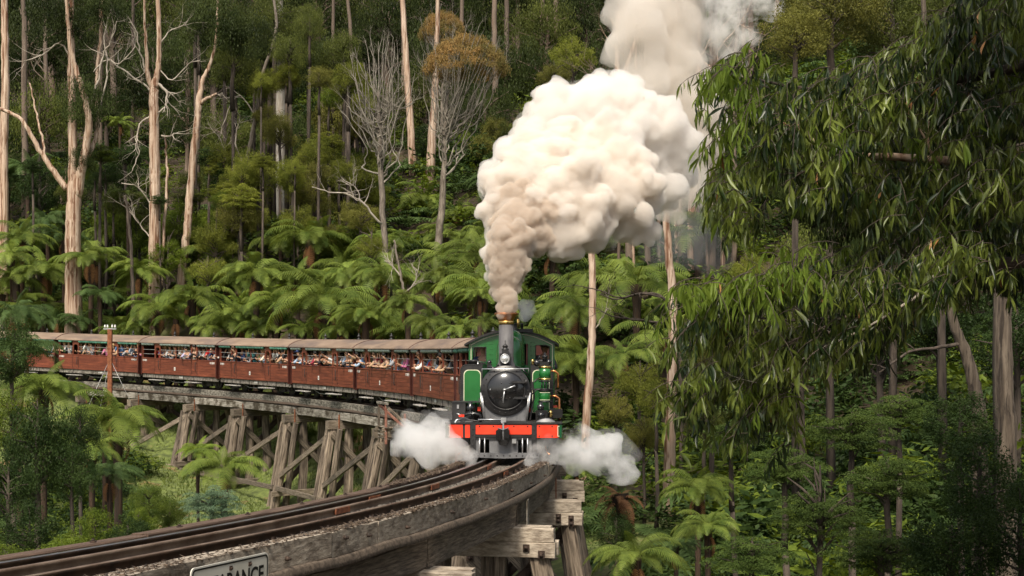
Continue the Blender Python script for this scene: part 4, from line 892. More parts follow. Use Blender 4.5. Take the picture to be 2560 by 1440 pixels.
M['twig_grey']=mat('grey_twigs',(.13,.11,.09),(.30,.27,.22),rough=.9,scale=2,rand=.2)
M['twig']=mat('bleached_dead_twigs',(.26,.22,.175),(.50,.44,.37),rough=.85,scale=2,rand=.1)
# ---------------------------------------------------------------- fern fronds and crowns
def frond(L=2.6,lift=1.0,droop=1.9,npin=24,seed=0,wid=.24,curl=0):
    rg=random.Random(seed); V=[];Fc=[]
    n=14; p=Vector((.05,0,0)); a=lift; pts=[p.copy()]; 
    for i in range(n):
        f=(i+1)/n; ang=lift-droop*f**1.25; p=p+Vector((math.cos(ang),curl*.12*f,math.sin(ang)))*(L/n); pts.append(p.copy())
    def at(u):
        q=u*n; i=min(n-1,int(q)); return pts[i].lerp(pts[i+1],q-i),(pts[i+1]-pts[i]).normalized()
    for i in range(n):
        w0=.022*(1-i/n)+.004; w1=.022*(1-(i+1)/n)+.004; b=len(V)
        V+=[pts[i]+Vector((0,-w0,.01)),pts[i]+Vector((0,w0,.01)),pts[i+1]+Vector((0,w1,.01)),pts[i+1]+Vector((0,-w1,.01))]; Fc.append((b,b+1,b+2,b+3))
    for k in range(npin):
        u=.16+.83*(k+.5)/npin; pl=L*wid*(math.sin(math.pi*min(1,(u-.04)/.96)**.75)**.8)*rg.uniform(.9,1.08)+.03
        c,t=at(u); up=Vector((0,1,0)).cross(t); up=-up if up.z<0 else up
        sp=L*.83/npin
        for sd in (-1,1):
            d=(Vector((0,sd,0))+t*.38).normalized(); dz=-.25-.25*rg.random()
            q=c+d*pl*.5+up*pl*.06; e=c+d*pl+Vector((0,0,dz*pl)); ww=t*(sp*.40)
            b=len(V); V+=[c-ww*.8,c+ww*.8,q+ww*.85,q-ww*.85,e+ww*.12,e-ww*.12]; Fc+=[(b,b+1,b+2,b+3),(b+3,b+2,b+4,b+5)]
    return np.array([v[:] for v in V]),np.array(Fc)
FR_=[frond(2.7,.95,1.85,26,1,wid=.22),frond(2.8,.72,1.7,26,2,curl=1,wid=.22),frond(2.5,1.2,2.1,26,3,curl=-1,wid=.23),frond(2.5,.35,1.5,24,4,wid=.22),frond(1.9,1.4,1.0,22,5,wid=.2)]
FRM={k:[npmesh('frond',v,f,M[k]) for v,f in FR_] for k in ('fern','fern_dark','fern_lime')}
FRM['fern_dead']=[npmesh('dead_frond',*frond(2.0,-.2,1.6,14,9,wid=.12),M['fern_dead'])]
def rotz(v,a,tilt=0,sc=1):
    c,s=math.cos(tilt),math.sin(tilt); v=np.stack([v[:,0]*c-v[:,2]*s,v[:,1],v[:,0]*s+v[:,2]*c],1)*sc
    c,s=math.cos(a),math.sin(a); return np.stack([v[:,0]*c-v[:,1]*s,v[:,0]*s+v[:,1]*c,v[:,2]],1)
def crown_layout(seed,n):
    rg=random.Random(seed); o=[]
    for i in range(n):
        a=i*2.39996+rg.uniform(-.35,.35); lvl=i/n
        k=0 if lvl<.3 else (1 if lvl<.6 else (3 if lvl<.85 else 2))
        if lvl>.93: k=4
        o.append((k,a,rg.uniform(-.25,.22)+(lvl-.5)*.35,rg.uniform(.68,1.12)))
    return o
def fern_crown_mesh(seed,key,n=24):
    V=[];Fc=[];b=0
    for k,a,tl,sc in crown_layout(seed,n):
        v,f=FR_[k]; V.append(rotz(v,a,tl,sc)); Fc.append(f+b); b+=len(v)
    return npmesh('fronds',np.concatenate(V),np.concatenate(Fc),M[key])
FCM={(k,s):fern_crown_mesh(s*7+1,k,(20,27,16)[s]) for k in ('fern','fern_dark') for s in range(3)}
tk=MB(); 
for _ in range(1):
    pts=[(0,0,0),(.02,.01,.25),(-.01,.02,.5),(.01,-.01,.75),(0,0,1.0)]; tk.tube(pts,[.24,.17,.15,.17,.26],9)
FTRUNK=tk.mesh('trunk',M['fern_trunk'])
LEAN=random.Random(4)
# ---------------------------------------------------------------- labels by landmarks
ZX=[(-9e9,60,'at the left edge of the view'),(60,230,'by the pink-barked forked gum at left'),(230,330,'between the forked gum and the bare gum'),(330,440,'around the bare tall gum with dead limbs'),(440,600,'near the leaning pale gum'),(600,780,'around the white-barked gum'),
 (780,930,'right of the white-barked gum'),(930,1060,'beside the slender grey dead tree'),(1060,1180,'under the russet domed trees'),(1180,1330,'behind the chimney and its smoke'),(1330,1460,'behind the engine cab, right of the chimney'),(1460,1600,'by the slim pale trunk right of the engine'),
 (1600,1760,'behind the left tips of the hanging gum leaves'),(1760,2050,'below the hanging gum branches'),(2050,2330,'around the dark wattle at lower right'),(2330,9e9,'by the two rough trunks at the right edge')]
ZY=[(-9e9,200,'high in the forest'),(200,480,'far up the slope'),(480,640,'halfway up the slope'),(640,760,'low on the slope'),(760,900,'just above the train roofs'),(900,1080,'at track height'),(1080,1260,'below the bridge deck'),(1260,9e9,'at the foot of the picture')]
ORD=['','second ','third ','fourth ','fifth ','sixth ','seventh ','eighth ','ninth ','tenth ','eleventh ','twelfth ']
ZS={z:{'at the left edge of the view':'at the left edge','by the pink-barked forked gum at left':'by the forked gum','between the forked gum and the bare gum':'left of the bare gum','around the bare tall gum with dead limbs':'around the bare gum','around the white-barked gum':'at the white-barked gum','beside the slender grey dead tree':'by the grey dead tree','behind the chimney and its smoke':'behind the chimney','behind the engine cab, right of the chimney':'behind the engine cab','by the slim pale trunk right of the engine':'by the slim pale trunk','behind the left tips of the hanging gum leaves':'behind the hanging leaf tips','below the hanging gum branches':'below the hanging leaves','around the dark wattle at lower right':'around the dark wattle','by the two rough trunks at the right edge':'by the rough trunks'}.get(z,z) for _,_,z in ZX}
ORD+=['thirteenth ','fourteenth ','fifteenth ','sixteenth ','seventeenth ','eighteenth ']
PEND=[]
def place_label(o,desc,px,py,short=None):
    zx=[z for a,b,z in ZX if a<=px<b][0]; zy=[z for a,b,z in ZY if a<=py<b][0]
    PEND.append((o,desc,zy,zx,px,py))
def finish_labels():
    d={}
    for e in PEND: d.setdefault((e[1],e[2],e[3]),[]).append(e)
    for (desc,zy,zx),L in d.items():
        L.sort(key=lambda e:e[4])
        for i,e in enumerate(L):
            pre='' if len(L)==1 else (('leftmost ' if i==0 else ('rightmost ' if i==len(L)-1 else ORD[min(i,17)]+'from left ')))
            w_=(pre+desc+' '+zy+' '+zx).split()
            zz=zy
            if len(w_)>16:
                for a,b in (('high in the forest','high up'),('far up the slope','upslope'),('halfway up the slope','mid-slope'),('low on the slope','low-slope'),('just above the train roofs','above the roofs'),('at the foot of the picture','at the bottom')): zz=zz.replace(a,b)
                w_=(pre+desc+' '+zz+' '+ZS[zx]).split()
            e[0]['label']=' '.join(w_[:16])
FERN_N=0
def tree_fern(px,py,rpx,Y,key='fern',hero=False,seed=None,desc=None,grp='tree ferns along the slope behind the train'):
    """crown centre at a picture place, Y metres away; the trunk goes down to the ground there"""
    global FERN_N; FERN_N+=1
    c=P(px,py,Y); g=G(c.x,c.y); sc=rpx*Y/F/2.0
    h=c.z-g
    if h<.5: c.z=g+.5; h=.5
    rg=random.Random(FERN_N*13+5)
    t=thing('tree_fern',None,'tree fern',(c.x,c.y,g-.2),(0,0,rg.uniform(0,6.28)),grp)
    put('trunk',FTRUNK,t,scale=(sc*1.0,sc*1.0,h+.2))
    if hero:
        fr_=thing('crown',None,None); fr_.parent=t; fr_.location=(0,0,h+.2)
        for k,a,tl,s_ in crown_layout(FERN_N,26):
            put('frond',FRM[key][k],fr_,rot=Matrix.Rotation(a,4,'Z').to_euler(),scale=s_*sc).rotation_euler=(Matrix.Rotation(a,3,'Z')@Matrix.Rotation(-tl,3,'Y')).to_euler()
        for i in range(5): put('dead_frond',FRM['fern_dead'][0],fr_,rot=(0,.5,rg.uniform(0,6.28)),scale=sc*.8,loc=(0,0,-.1))
    else:
        put('fronds',FCM[(key if key!='fern_lime' else 'fern',FERN_N%3)],t,loc=(0,0,h+.2),rot=(rg.uniform(-.22,.22),rg.uniform(-.22,.22),0),scale=(sc,sc,sc*rg.uniform(.8,1.25)))
        if rg.random()<.5:
            for q in range(4): put('dead_frond',FRM['fern_dead'][0],t,loc=(0,0,h+.1),rot=(0,rg.uniform(.3,.8),rg.uniform(0,6.28)),scale=sc*.8)
    place_label(t,desc or {'fern':'green tree fern','fern_dark':'dark shaded tree fern','fern_lime':'lime green young tree fern'}[key],px,py)
    return t
def Ytr(px): 
    s=find_s(px,0,1,-5,75); return tp(s).y
# ---------------------------------------------------------------- leafy crowns, radius one
def leaf_crown(seed,n,ncl,size,flat=1.0,clr=.3,shell=.55,hang=.6,zsq=1.0,asp=.32,bot=-.75):
    rg=np.random.RandomState(seed)
    C_=[]
    while len(C_)<ncl:
        d=rg.normal(size=3); d/=np.linalg.norm(d); r=shell+(1-shell)*rg.rand()
        p=d*r*np.array([1,1,zsq]); 
        if p[2]<bot*zsq: continue
        C_.append(p*(.82+.0*r))
    C_=np.array(C_); cs=rg.uniform(.55,1.25,ncl)
    id_=rg.randint(0,ncl,n); off=rg.normal(size=(n,3))*np.array([1,1,flat])*clr*.55
    ln=np.linalg.norm(off,axis=1,keepdims=True); off=off/np.maximum(ln,1e-6)*np.minimum(ln,clr*.95)
    pos=C_[id_]+off*cs[id_][:,None]
    # each leaf: a slender rhomb hanging down by hang
    ax=rg.normal(size=(n,3)); ax/=np.linalg.norm(ax,axis=1,keepdims=True); ax=ax*(1-hang)+np.array([0,0,-1])*hang; ax/=np.linalg.norm(ax,axis=1,keepdims=True)
    sd=np.cross(ax,rg.normal(size=(n,3))); sd/=np.linalg.norm(sd,axis=1,keepdims=True)
    sz=size*rg.uniform(.6,1.4,n)[:,None]
    v=np.stack([pos-ax*sz*.5,pos+sd*sz*asp*.5,pos+ax*sz*.5,pos-sd*sz*asp*.5],1).reshape(-1,3)
    f=np.arange(n*4).reshape(-1,4)
    return v,f,C_
def spray_crown(seed,n,ncl,size,zsq=.7):
    """wattle: flat feathery layers"""
    rg=np.random.RandomState(seed); C_=[]
    while len(C_)<ncl:
        d=rg.normal(size=3); d/=np.linalg.norm(d); r=rg.rand()**.4
        p=d*r*np.array([1,1,zsq]); 
        if p[2]>-.6*zsq: C_.append(p*.85)
    C_=np.array(C_); cs=rg.uniform(.6,1.3,ncl); id_=rg.randint(0,ncl,n)
    a=rg.uniform(0,6.283,n); rr=rg.rand(n)**.55*.24
    pos=C_[id_]+np.stack([np.cos(a)*rr,np.sin(a)*rr,-rr*rr*1.6+rg.normal(size=n)*.016],1)*cs[id_][:,None]
    ax=np.stack([np.cos(a),np.sin(a),-.5+rg.normal(size=n)*.5],1)+rg.normal(size=(n,3))*.45; ax/=np.linalg.norm(ax,axis=1,keepdims=True)
    sd=np.cross(ax,np.array([0,0,1])+rg.normal(size=(n,3))*.45); sd/=np.linalg.norm(sd,axis=1,keepdims=True)
    sz=size*rg.uniform(.6,1.4,n)[:,None]
    v=np.stack([pos-ax*sz*.5,pos+sd*sz*.16,pos+ax*sz*.5,pos-sd*sz*.16],1).reshape(-1,3)
    return v,np.arange(n*4).reshape(-1,4),C_
ASSET={}
def asset(kind,i):
    k=(kind,i)
    if k not in ASSET:
        if kind=='gum': r=leaf_crown(100+i,11000,70,.055,clr=.26,shell=.35,hang=.75,zsq=1.0)
        elif kind=='fine': r=leaf_crown(200+i,15000,80,.05,clr=.22,shell=.45,hang=.5,zsq=.9)
        elif kind=='bush': r=leaf_crown(300+i,13000,60,.045,clr=.24,shell=.5,hang=.25,asp=.5,zsq=1.0,bot=-1)
        elif kind=='spray': r=spray_crown(400+i,22000,85,.045)
        elif kind=='pend': r=leaf_crown(500+i,7000,55,.11,clr=.24,shell=.5,hang=.85,asp=.2,zsq=1.05)
        elif kind=='dome': 
            r=leaf_crown(600+i,26000,320,.03,clr=.10,shell=.93,hang=.0,zsq=.55,bot=.05,flat=.45)
        ASSET[k]=(r[0],r[1],r[2])
    return ASSET[k]
AM={}
def crown_mesh(kind,i,key):
    k=(kind,i,key)
    if k not in AM:
        v,f,_=asset(kind,i); AM[k]=npmesh('crown',v,f,M[key])
    return AM[k]
def limb_mesh(kind,i,key,zsq=1.0):
    """trunk from -1.9 up into the crown with limbs out to its clumps, crown radius one"""
    k=('L',kind,i,key)
    if k not in AM:
        rg=random.Random(i+77); C_=asset(kind,i)[2]; mb=MB()
        mb.tube([(0,0,-2.2),(.03,.02,-1.4),(-.02,.03,-.7),(.02,0,0),(.0,0,.5)],[.085,.07,.06,.045,.012],7)
        for c in C_[::3]:
            z=min(c[2]-.15,.35)-.25*rg.random(); z=max(z,-.8)
            m_=Vector(((c[0])*.45+rg.uniform(-.05,.05),c[1]*.45+rg.uniform(-.05,.05),(z+c[2])/2+.03)); mb.tube([(0,0,z),m_,tuple(c)],[.026,.016,.006],5,cap=False)
        AM[k]=mb.mesh('trunk',M[key])
    return AM[k]
VN=0
def leafy(px,py,rpx,Y,kind,key,bark='bark_dark',name='tree',cat='tree',desc='leafy tree',sq=1.0,grp=None,lab=True):
    global VN; VN+=1; c=P(px,py,Y); r=rpx*Y/F; g=G(c.x,c.y); i=VN%3
    rg=random.Random(VN*3+1)
    t=thing(name,None,cat,(c.x,c.y,g-.2),(0,0,rg.uniform(0,6.28)),grp)
    h=max(c.z-(g-.2),r*.6)
    put('crown',crown_mesh(kind,i,key),t,loc=(0,0,h),scale=(r,r,r*sq))
    z0=-2.2
    put('trunk',limb_mesh(kind,i,bark),t,loc=(0,0,h),scale=(r,r,max(r*sq,h/2.2)) if h<r*4 else (r,r,r*sq))
    if h>r*2.2*sq and h>=r*4:
        mb=MB(); mb.tube([(0,0,0),(rg.uniform(-.1,.1),rg.uniform(-.1,.1),(h-2*r*sq)*.5),(0,0,h-1.9*r*sq)],[min(.15,r*.1),min(.12,r*.08),min(.1,r*.07)],7); mb.build('lower_trunk',M[bark],t)
    if lab: place_label(t,desc,px,py)
    return t
# ---------------------------------------------------------------- hand-drawn trunks (picture polylines at a distance)
def pl(pts,Y): return [P(x,y,Y) for x,y in pts]
def smooth_line(pts,n=4,wob=.0,rg=None):
    """catmull-rom"""
    pts=[Vector(p) for p in pts]; o=[]
    for i in range(len(pts)-1):
        p0=pts[max(i-1,0)];p1=pts[i];p2=pts[i+1];p3=pts[min(i+2,len(pts)-1)]
        for k in range(n):
            t=k/n; q=.5*((2*p1)+(p2-p0)*t+(2*p0-5*p1+4*p2-p3)*t*t+(3*p1-p0-3*p2+p3)*t**3); 
            if wob and rg: q=q+Vector((rg.uniform(-wob,wob),rg.uniform(-wob,wob),rg.uniform(-wob,wob)*.5))
            o.append(q)
    return o+[pts[-1]]
def stem(mb,pts,w,Y,seg=9,n=5,wob=.03,seed=1,ydrift=0):
    """pts px polyline, w = px widths at each"""
    rg=random.Random(seed); P3=[]
    for i,(x,y) in enumerate(pts): P3.append(P(x,y,Y)+Vector((0,ydrift*i,0)))
    wob*=min(1,Y/80)
    L=smooth_line(P3,n,wob,rg); xs=np.linspace(0,1,len(pts)); W=np.interp(np.linspace(0,1,len(L)),xs,w)*Y/F/2
    mb.tube(L,list(W),seg); return L,W
def twigs(mb,p,d,L,r,depth,rg,up=.15,kink=.5,br=3):
    """crooked branching twigs"""
    n=5; pts=[Vector(p)]; d=Vector(d).normalized()
    for i in range(n):
        d=(d+Vector((rg.gauss(0,kink),rg.gauss(0,kink),rg.gauss(0,kink)+up))*.42).normalized(); pts.append(pts[-1]+d*L/n)
    rad=[r*(1-.75*i/n) for i in range(n+1)]
    mb.tube(pts,rad,5 if depth>0 else 3,cap=False)
    if depth>0:
        for k in range(br):
            i=rg.randint(1,n); dd=(pts[i]-pts[i-1]).normalized()+Vector((rg.gauss(0,.7),rg.gauss(0,.7),rg.gauss(0,.7)))
            twigs(mb,pts[i],dd,L*rg.uniform(.45,.7),rad[i]*.65,depth-1,rg,up,kink,br)
def ground_base(pts,Y,extra=0):
    """prolong the polyline's first point down to the ground"""
    x,y=pts[0]; c=P(x,y,Y); g=G(c.x,c.y)-.4; py=HY-(g-CZ)*F/Y
    return ([(x-(pts[1][0]-x)*.1,py)]+pts) if py>y+5 else pts
def hero_trunk(stems,Y,bark,label,name='gum_tree',twig=None,tmat='twig',seed=1,limbs=(),canopy=()):
    """stems[0] is the trunk; the others are limbs; all one continuous tree"""
    pts,w=stems[0]; pb=ground_base(pts,Y); w=[w[0]*1.15]+list(w) if len(pb)>len(pts) else list(w)
    base=P(*pb[0],Y); t=thing(name,label,'tree',base)
    def shift(mb): mb.v=[(a-base.x,b-base.y,c-base.z) for a,b,c in mb.v]; return mb
    mb=MB(); stem(mb,pb,w,Y,seg=12,n=6,wob=.035,seed=seed); shift(mb).build('trunk',M[bark],t)
    for i,(p_,w_) in enumerate(stems[1:]):
        mb=MB(); stem(mb,p_,w_,Y,seg=8,n=5,wob=.05,seed=seed+i+5,ydrift=(.25 if i%2 else -.2)); shift(mb).build('limb',M[bark],t)
    rg=random.Random(seed)
    for i,(p_,w_) in enumerate(limbs):
        mb=MB(); L,W=stem(mb,p_,w_,Y,seg=6,n=4,wob=.07,seed=seed+i+50,ydrift=rg.uniform(-.35,.35))
        if twig:
            for k in range(twig[0]):
                j=rg.randint(len(L)//4,len(L)-1); d=(L[j]-L[j-1]).normalized()+Vector((rg.gauss(0,.8),rg.gauss(0,.8),rg.gauss(0,.8))); twigs(mb,L[j],d,twig[1]*rg.uniform(.5,1.2),max(W[j]*.6,.012),twig[2],rg,up=twig[3])
        shift(mb).build('dead_branch',M[tmat],t)
    for (x,y,r,kind,key,sq) in canopy:
        c=P(x,y,Y)-base; rr=r*Y/F; put('crown',crown_mesh(kind,int(x)%3,key),t,loc=c,scale=(rr,rr,rr*sq),rot=(0,0,x%6.28))
    return t
# ---------------------------------------------------------------- hero gums
hero_trunk([([(184,720),(183,640),(182,560),(185,478),(183,418),(181,328),(179,179),(178,60),(177,-40)],[42,40,38,34,24,21,19,16,14]),
 ([(190,490),(206,430),(222,358),(227,287),(212,215),(193,149),(186,60),(180,-30)],[30,24,20,18,15,12,10,8]),
 ([(213,400),(232,358),(239,300),(233,230),(232,150),(238,60),(236,-30)],[12,11,11,10,9,9,8]),
 ([(166,472),(128,418),(96,364),(62,304),(14,278),(-40,262)],[17,14,12,10,9,7]),
 ([(112,396),(104,346),(88,300),(75,255),(60,200)],[7,6,5,4,3])],86,'bark','tall gum with peeling pink-orange bark forking into two stems, one long bare limb reaching left','gum_tree',
 twig=(5,1.6,1,.2),seed=3,limbs=[([(227,260),(250,200),(262,140),(284,110),(300,60)],[7,5,4,3,2]),([(180,150),(150,110),(110,140),(70,160)],[5,4,3,2]),([(235,300),(255,250),(270,170),(262,90),(280,20)],[5,4,4,3,2]),([(232,180),(270,150),(300,160),(340,120)],[4,3,3,2])],
 canopy=[(215,255,85,'gum','gumleaf_dark',1.1),(150,40,110,'gum','gumleaf_dark',.9),(270,20,80,'gum','gumleaf_dark',.9),(205,400,42,'gum','gumleaf_dark',1.4)])
hero_trunk([([(387,722),(386,597),(388,480),(387,418),(386,300),(385,227),(390,200),(398,150),(396,60),(394,-40)],[30,30,27,27,25,24,17,13,12,10]),
 ([(384,225),(371,185),(369,120),(369,60),(370,-30)],[14,12,8,6,5]),
 ([(400,720),(404,640),(408,520),(411,430),(405,380),(402,330)],[10,9,8,7,6,4])],88,'bark','tall pale gum with a tangle of bare dead limbs around its fork',
 twig=(6,1.7,2,.1),seed=8,limbs=[([(384,235),(360,212),(322,185),(281,155),(257,125)],[7,5,4,3,2]),([(390,205),(412,225),(420,240),(418,270),(400,286)],[8,7,6,5,4]),([(376,290),(352,310),(346,350),(352,390),(340,430)],[5,4,4,3,2]),([(404,340),(425,342),(438,335)],[5,4,3]),
 ([(368,190),(350,130),(340,80),(320,40)],[5,4,3,2]),([(398,120),(420,80),(460,60)],[4,3,2]),([(379,520),(350,470),(310,460)],[4,3,2]),([(380,600),(350,560),(318,520)],[4,3,2]),([(395,170),(430,200),(470,160),(500,150)],[4,3,2,1.5])])
hero_trunk([([(453,715),(460,640),(470,560),(474,500),(484,390),(493,300),(498,250),(506,200),(524,165),(540,100),(545,-20)],[22,21,20,20,19,17,16,12,9,6,5]),
 ([(498,262),(515,250),(534,243),(546,238)],[11,9,7,5])],90,'bark','leaning pale gum with a stubby broken branch, right of the bare gum',twig=(2,.9,1,.2),seed=12,limbs=[([(546,238),(552,236),(556,232)],[4,3,2])],
 canopy=[(540,60,120,'gum','gumleaf_dark',.8),(620,90,90,'gum','gumleaf_dark',.9)])
hero_trunk([([(698,600),(699,525),(700,400),(701,300),(702,215),(700,120),(696,-40)],[30,29,28,27,26,22,18])],104,'bark_white','thick white-barked gum rising out of light green foliage','gum_tree',seed=15,
 canopy=[(700,110,120,'gum','gumleaf_far',.8),(790,150,90,'gum','gumleaf_dark',.9)])
hero_trunk([([(1034,570),(1031,418),(1022,250),(1013,110),(1003,-30)],[21,20,17,15,12])],108,'bark','long straight slender pale gum left of the russet domed trees','gum_tree',seed=18)
hero_trunk([([(1072,548),(1078,388),(1087,239),(1090,149),(1094,60),(1096,-60)],[25,23,18,14,11,8])],106,'bark','smooth pink-barked gum trunk just left of the domed russet crown','gum_tree',seed=19)
hero_trunk([([(1236,330),(1238,200),(1236,80),(1237,-30)],[15,15,13,12])],118,'bark_far','straight pale trunk seen beside the left edge of the smoke','gum_tree',seed=20)
# dark-barked fan-shaped tree with domed russet crown
def fan_tree(base_pts,w,Y,crown,label,bark,key,seed,nb=26,dome=True,tm='twig_grey'):
    pb=ground_base(base_pts,Y); w=[w[0]]+list(w) if len(pb)>len(base_pts) else w
    base=P(*pb[0],Y); t=thing('domed_tree' if dome else 'dead_tree',label,'tree',base)
    def sh(mb): mb.v=[(a-base.x,b-base.y,c-base.z) for a,b,c in mb.v]; return mb
    mb=MB(); stem(mb,pb,w,Y,seg=9,n=5,wob=.06,seed=seed); sh(mb).build('trunk',M[bark],t)
    rg=random.Random(seed); cx,cy_,rx,ry=crown
    top=Vector(P(*base_pts[-1],Y)); fork=P(*base_pts[len(base_pts)//2],Y)
    for k in range(nb):
        a=math.pi*(.02+.96*(k+.5)/nb); yy=rg.uniform(-1,1)
        rr=rg.uniform(.55,.98)
        e=P(cx+math.cos(a)*rx*rr,cy_-math.sin(a)*ry*rr,Y)+Vector((0,yy*rx*Y/F*.8*math.sin(a),0))
        f=rg.random(); st=fork.lerp(top,f); mid=st.lerp(e,.5)+Vector((0,0,-.12*(e-st).length+rg.uniform(-.3,.3)))
        mb=MB(); L=smooth_line([st,st.lerp(mid,.5)+Vector((rg.uniform(-.5,.5),rg.uniform(-.3,.3),-.2)),mid+Vector((rg.uniform(-.4,.4),0,rg.uniform(-.3,.3))),e],4,.13,rg); mb.tube(L,[.05*(1-i/len(L))+.014 for i in range(len(L))],5,cap=False)
        for j in range(7):
            i=rg.randint(len(L)//3,len(L)-1); twigs(mb,L[i],(e-mid).normalized()+Vector((rg.gauss(0,.5),rg.gauss(0,.5),.3)),rg.uniform(.7,1.6)*rx*Y/F/3.6,.013,2,rg,up=.35,kink=.5)
        sh(mb).build('branch',M[tm],t)
    if dome:
        c=P(cx,cy_,Y)-base; r=rx*Y/F
        put('crown',crown_mesh('dome',seed%3,key),t,loc=c,scale=(r,r,ry*Y/F/.55))
    return t
fan_tree([(1078,848),(1090,717),(1100,560),(1108,450),(1112,330),(1120,230)],[26,22,19,15,11,7],84,(1165,190,126,118),'dark-trunked tree fanning out into a broad domed russet crown left of the smoke','bark_grey','russet',31,nb=34)
fan_tree([(1100,420),(1104,330),(1106,250),(1108,150)],[10,9,8,5],112,(1106,100,70,84),'smaller domed russet crown behind and above the broad one','bark_grey','russet',34,nb=18)
fan_tree([(988,848),(978,740),(964,627),(953,466),(950,358),(946,230)],[20,18,16,15,11,6],80,(950,300,105,235),'slender grey dead tree with a feathery spray of bare twigs','bark_grey','russet',37,nb=40,dome=False)
hero_trunk([([(1040,848),(1030,800),(1012,735),(1000,680),(985,600)],[8,8,7,6,4])],70,'bark_grey','thin crooked bare sapling leaning beside the dead grey tree','dead_tree',twig=(6,1.3,2,.2),seed=41,limbs=[([(1012,735),(1040,700),(1030,660)],[4,3,2]),([(1000,690),(975,660),(960,650)],[4,3,2]),([(952,560),(920,520),(880,492),(830,486),(790,475)],[6,5,4,3,2]),([(900,505),(890,470),(860,450)],[3,2.5,2])])
# right of the engine
hero_trunk([([(1465,1085),(1471,980),(1478,880),(1482,760),(1479,640),(1480,480),(1520,300),(1580,130),(1640,-20)],[22,21,20,18,17,15,13,11,8])],53,'bark','slim peeling cream trunk standing right of the engine cab','gum_tree',twig=(3,1.2,1,.2),seed=44,limbs=[([(1482,830),(1500,800),(1520,770)],[4,3,2])])
hero_trunk([([(1670,1310),(1674,1180),(1676,1060),(1680,930),(1684,780),(1672,640),(1666,540),(1664,440),(1672,250),(1690,80),(1695,-60)],[32,30,28,24,22,20,17,15,13,11,9])],46,'bark','smooth cream trunk behind the left tips of the hanging leaves','gum_tree',seed=46)
hero_trunk([([(1700,850),(1680,800),(1655,742),(1600,735),(1540,748),(1500,735)],[9,8,7,6,4,2])],52,'bark_dark','dark crooked leaning tree with bare boughs reaching left over the ferns','dead_tree',twig=(7,1.2,2,.15),tmat='bark_dark',seed=48,
 limbs=[([(1690,815),(1640,806),(1590,800),(1530,790),(1490,770)],[7,6,5,4,2]),([(1655,742),(1600,735),(1550,745),(1480,725),(1430,715)],[6,5,4,3,2])])
hero_trunk([([(1700,700),(1690,640),(1700,600),(1660,575),(1600,600)],[11,9,8,5,3])],72,'bark_dark','small dark bare-boughed tree under the right end of the smoke','dead_tree',twig=(6,1.5,2,.25),tmat='bark_grey',seed=49,limbs=[([(1695,640),(1640,600),(1600,590),(1560,600)],[6,4,3,2]),([(1700,610),(1730,560),(1760,500)],[5,4,3])])
hero_trunk([([(2450,1120),(2444,1010),(2430,940),(2410,870),(2385,810),(2370,700),(2330,520),(2300,300),(2310,60),(2300,-80)],[40,36,32,28,24,20,18,16,13,10])],27,'bark_brown','curved rough brown trunk inside the dark bush at right','gum_tree',twig=(3,.8,1,.1),tmat='bark_dark',seed=51,limbs=[([(2400,860),(2330,870),(2260,880),(2180,930)],[12,9,7,4])])
hero_trunk([([(2516,1120),(2510,1000),(2508,890),(2506,746),(2504,560),(2510,300),(2500,40),(2500,-120)],[50,48,46,42,40,36,32,28])],25,'bark_brown','thick straight fibrous brown trunk near the right edge','gum_tree',seed=53)
hero_trunk([([(10,500),(10,350),(14,200),(12,80),(10,-40)],[22,21,20,18,15])],92,'bark','pale thick trunk at the extreme left edge','gum_tree',seed=55)
hero_trunk([([(62,330),(60,200),(62,90),(55,-40)],[15,14,13,10])],112,'bark_far','dim brown trunk next to the left-edge gum','gum_tree',seed=56)
hero_trunk([([(610,610),(600,480),(622,380),(640,290),(655,190),(690,80),(680,-30)],[14,13,12,11,9,8,6])],98,'bark_grey','crooked brown tree left of the white-barked gum with curly dead twigs','dead_tree',twig=(7,1.8,2,.0),seed=58,limbs=[([(600,480),(575,430),(560,380),(545,340)],[6,5,4,2]),([(612,420),(590,360),(600,300)],[5,4,2]),([(640,290),(600,240),(570,280),(550,350)],[4,3,3,2])])
hero_trunk([([(332,720),(326,600),(318,520),(312,490)],[9,8,7,7])],84,'bark_dark','thin dark stem between the forked gum and the bare gum','sapling',seed=60)
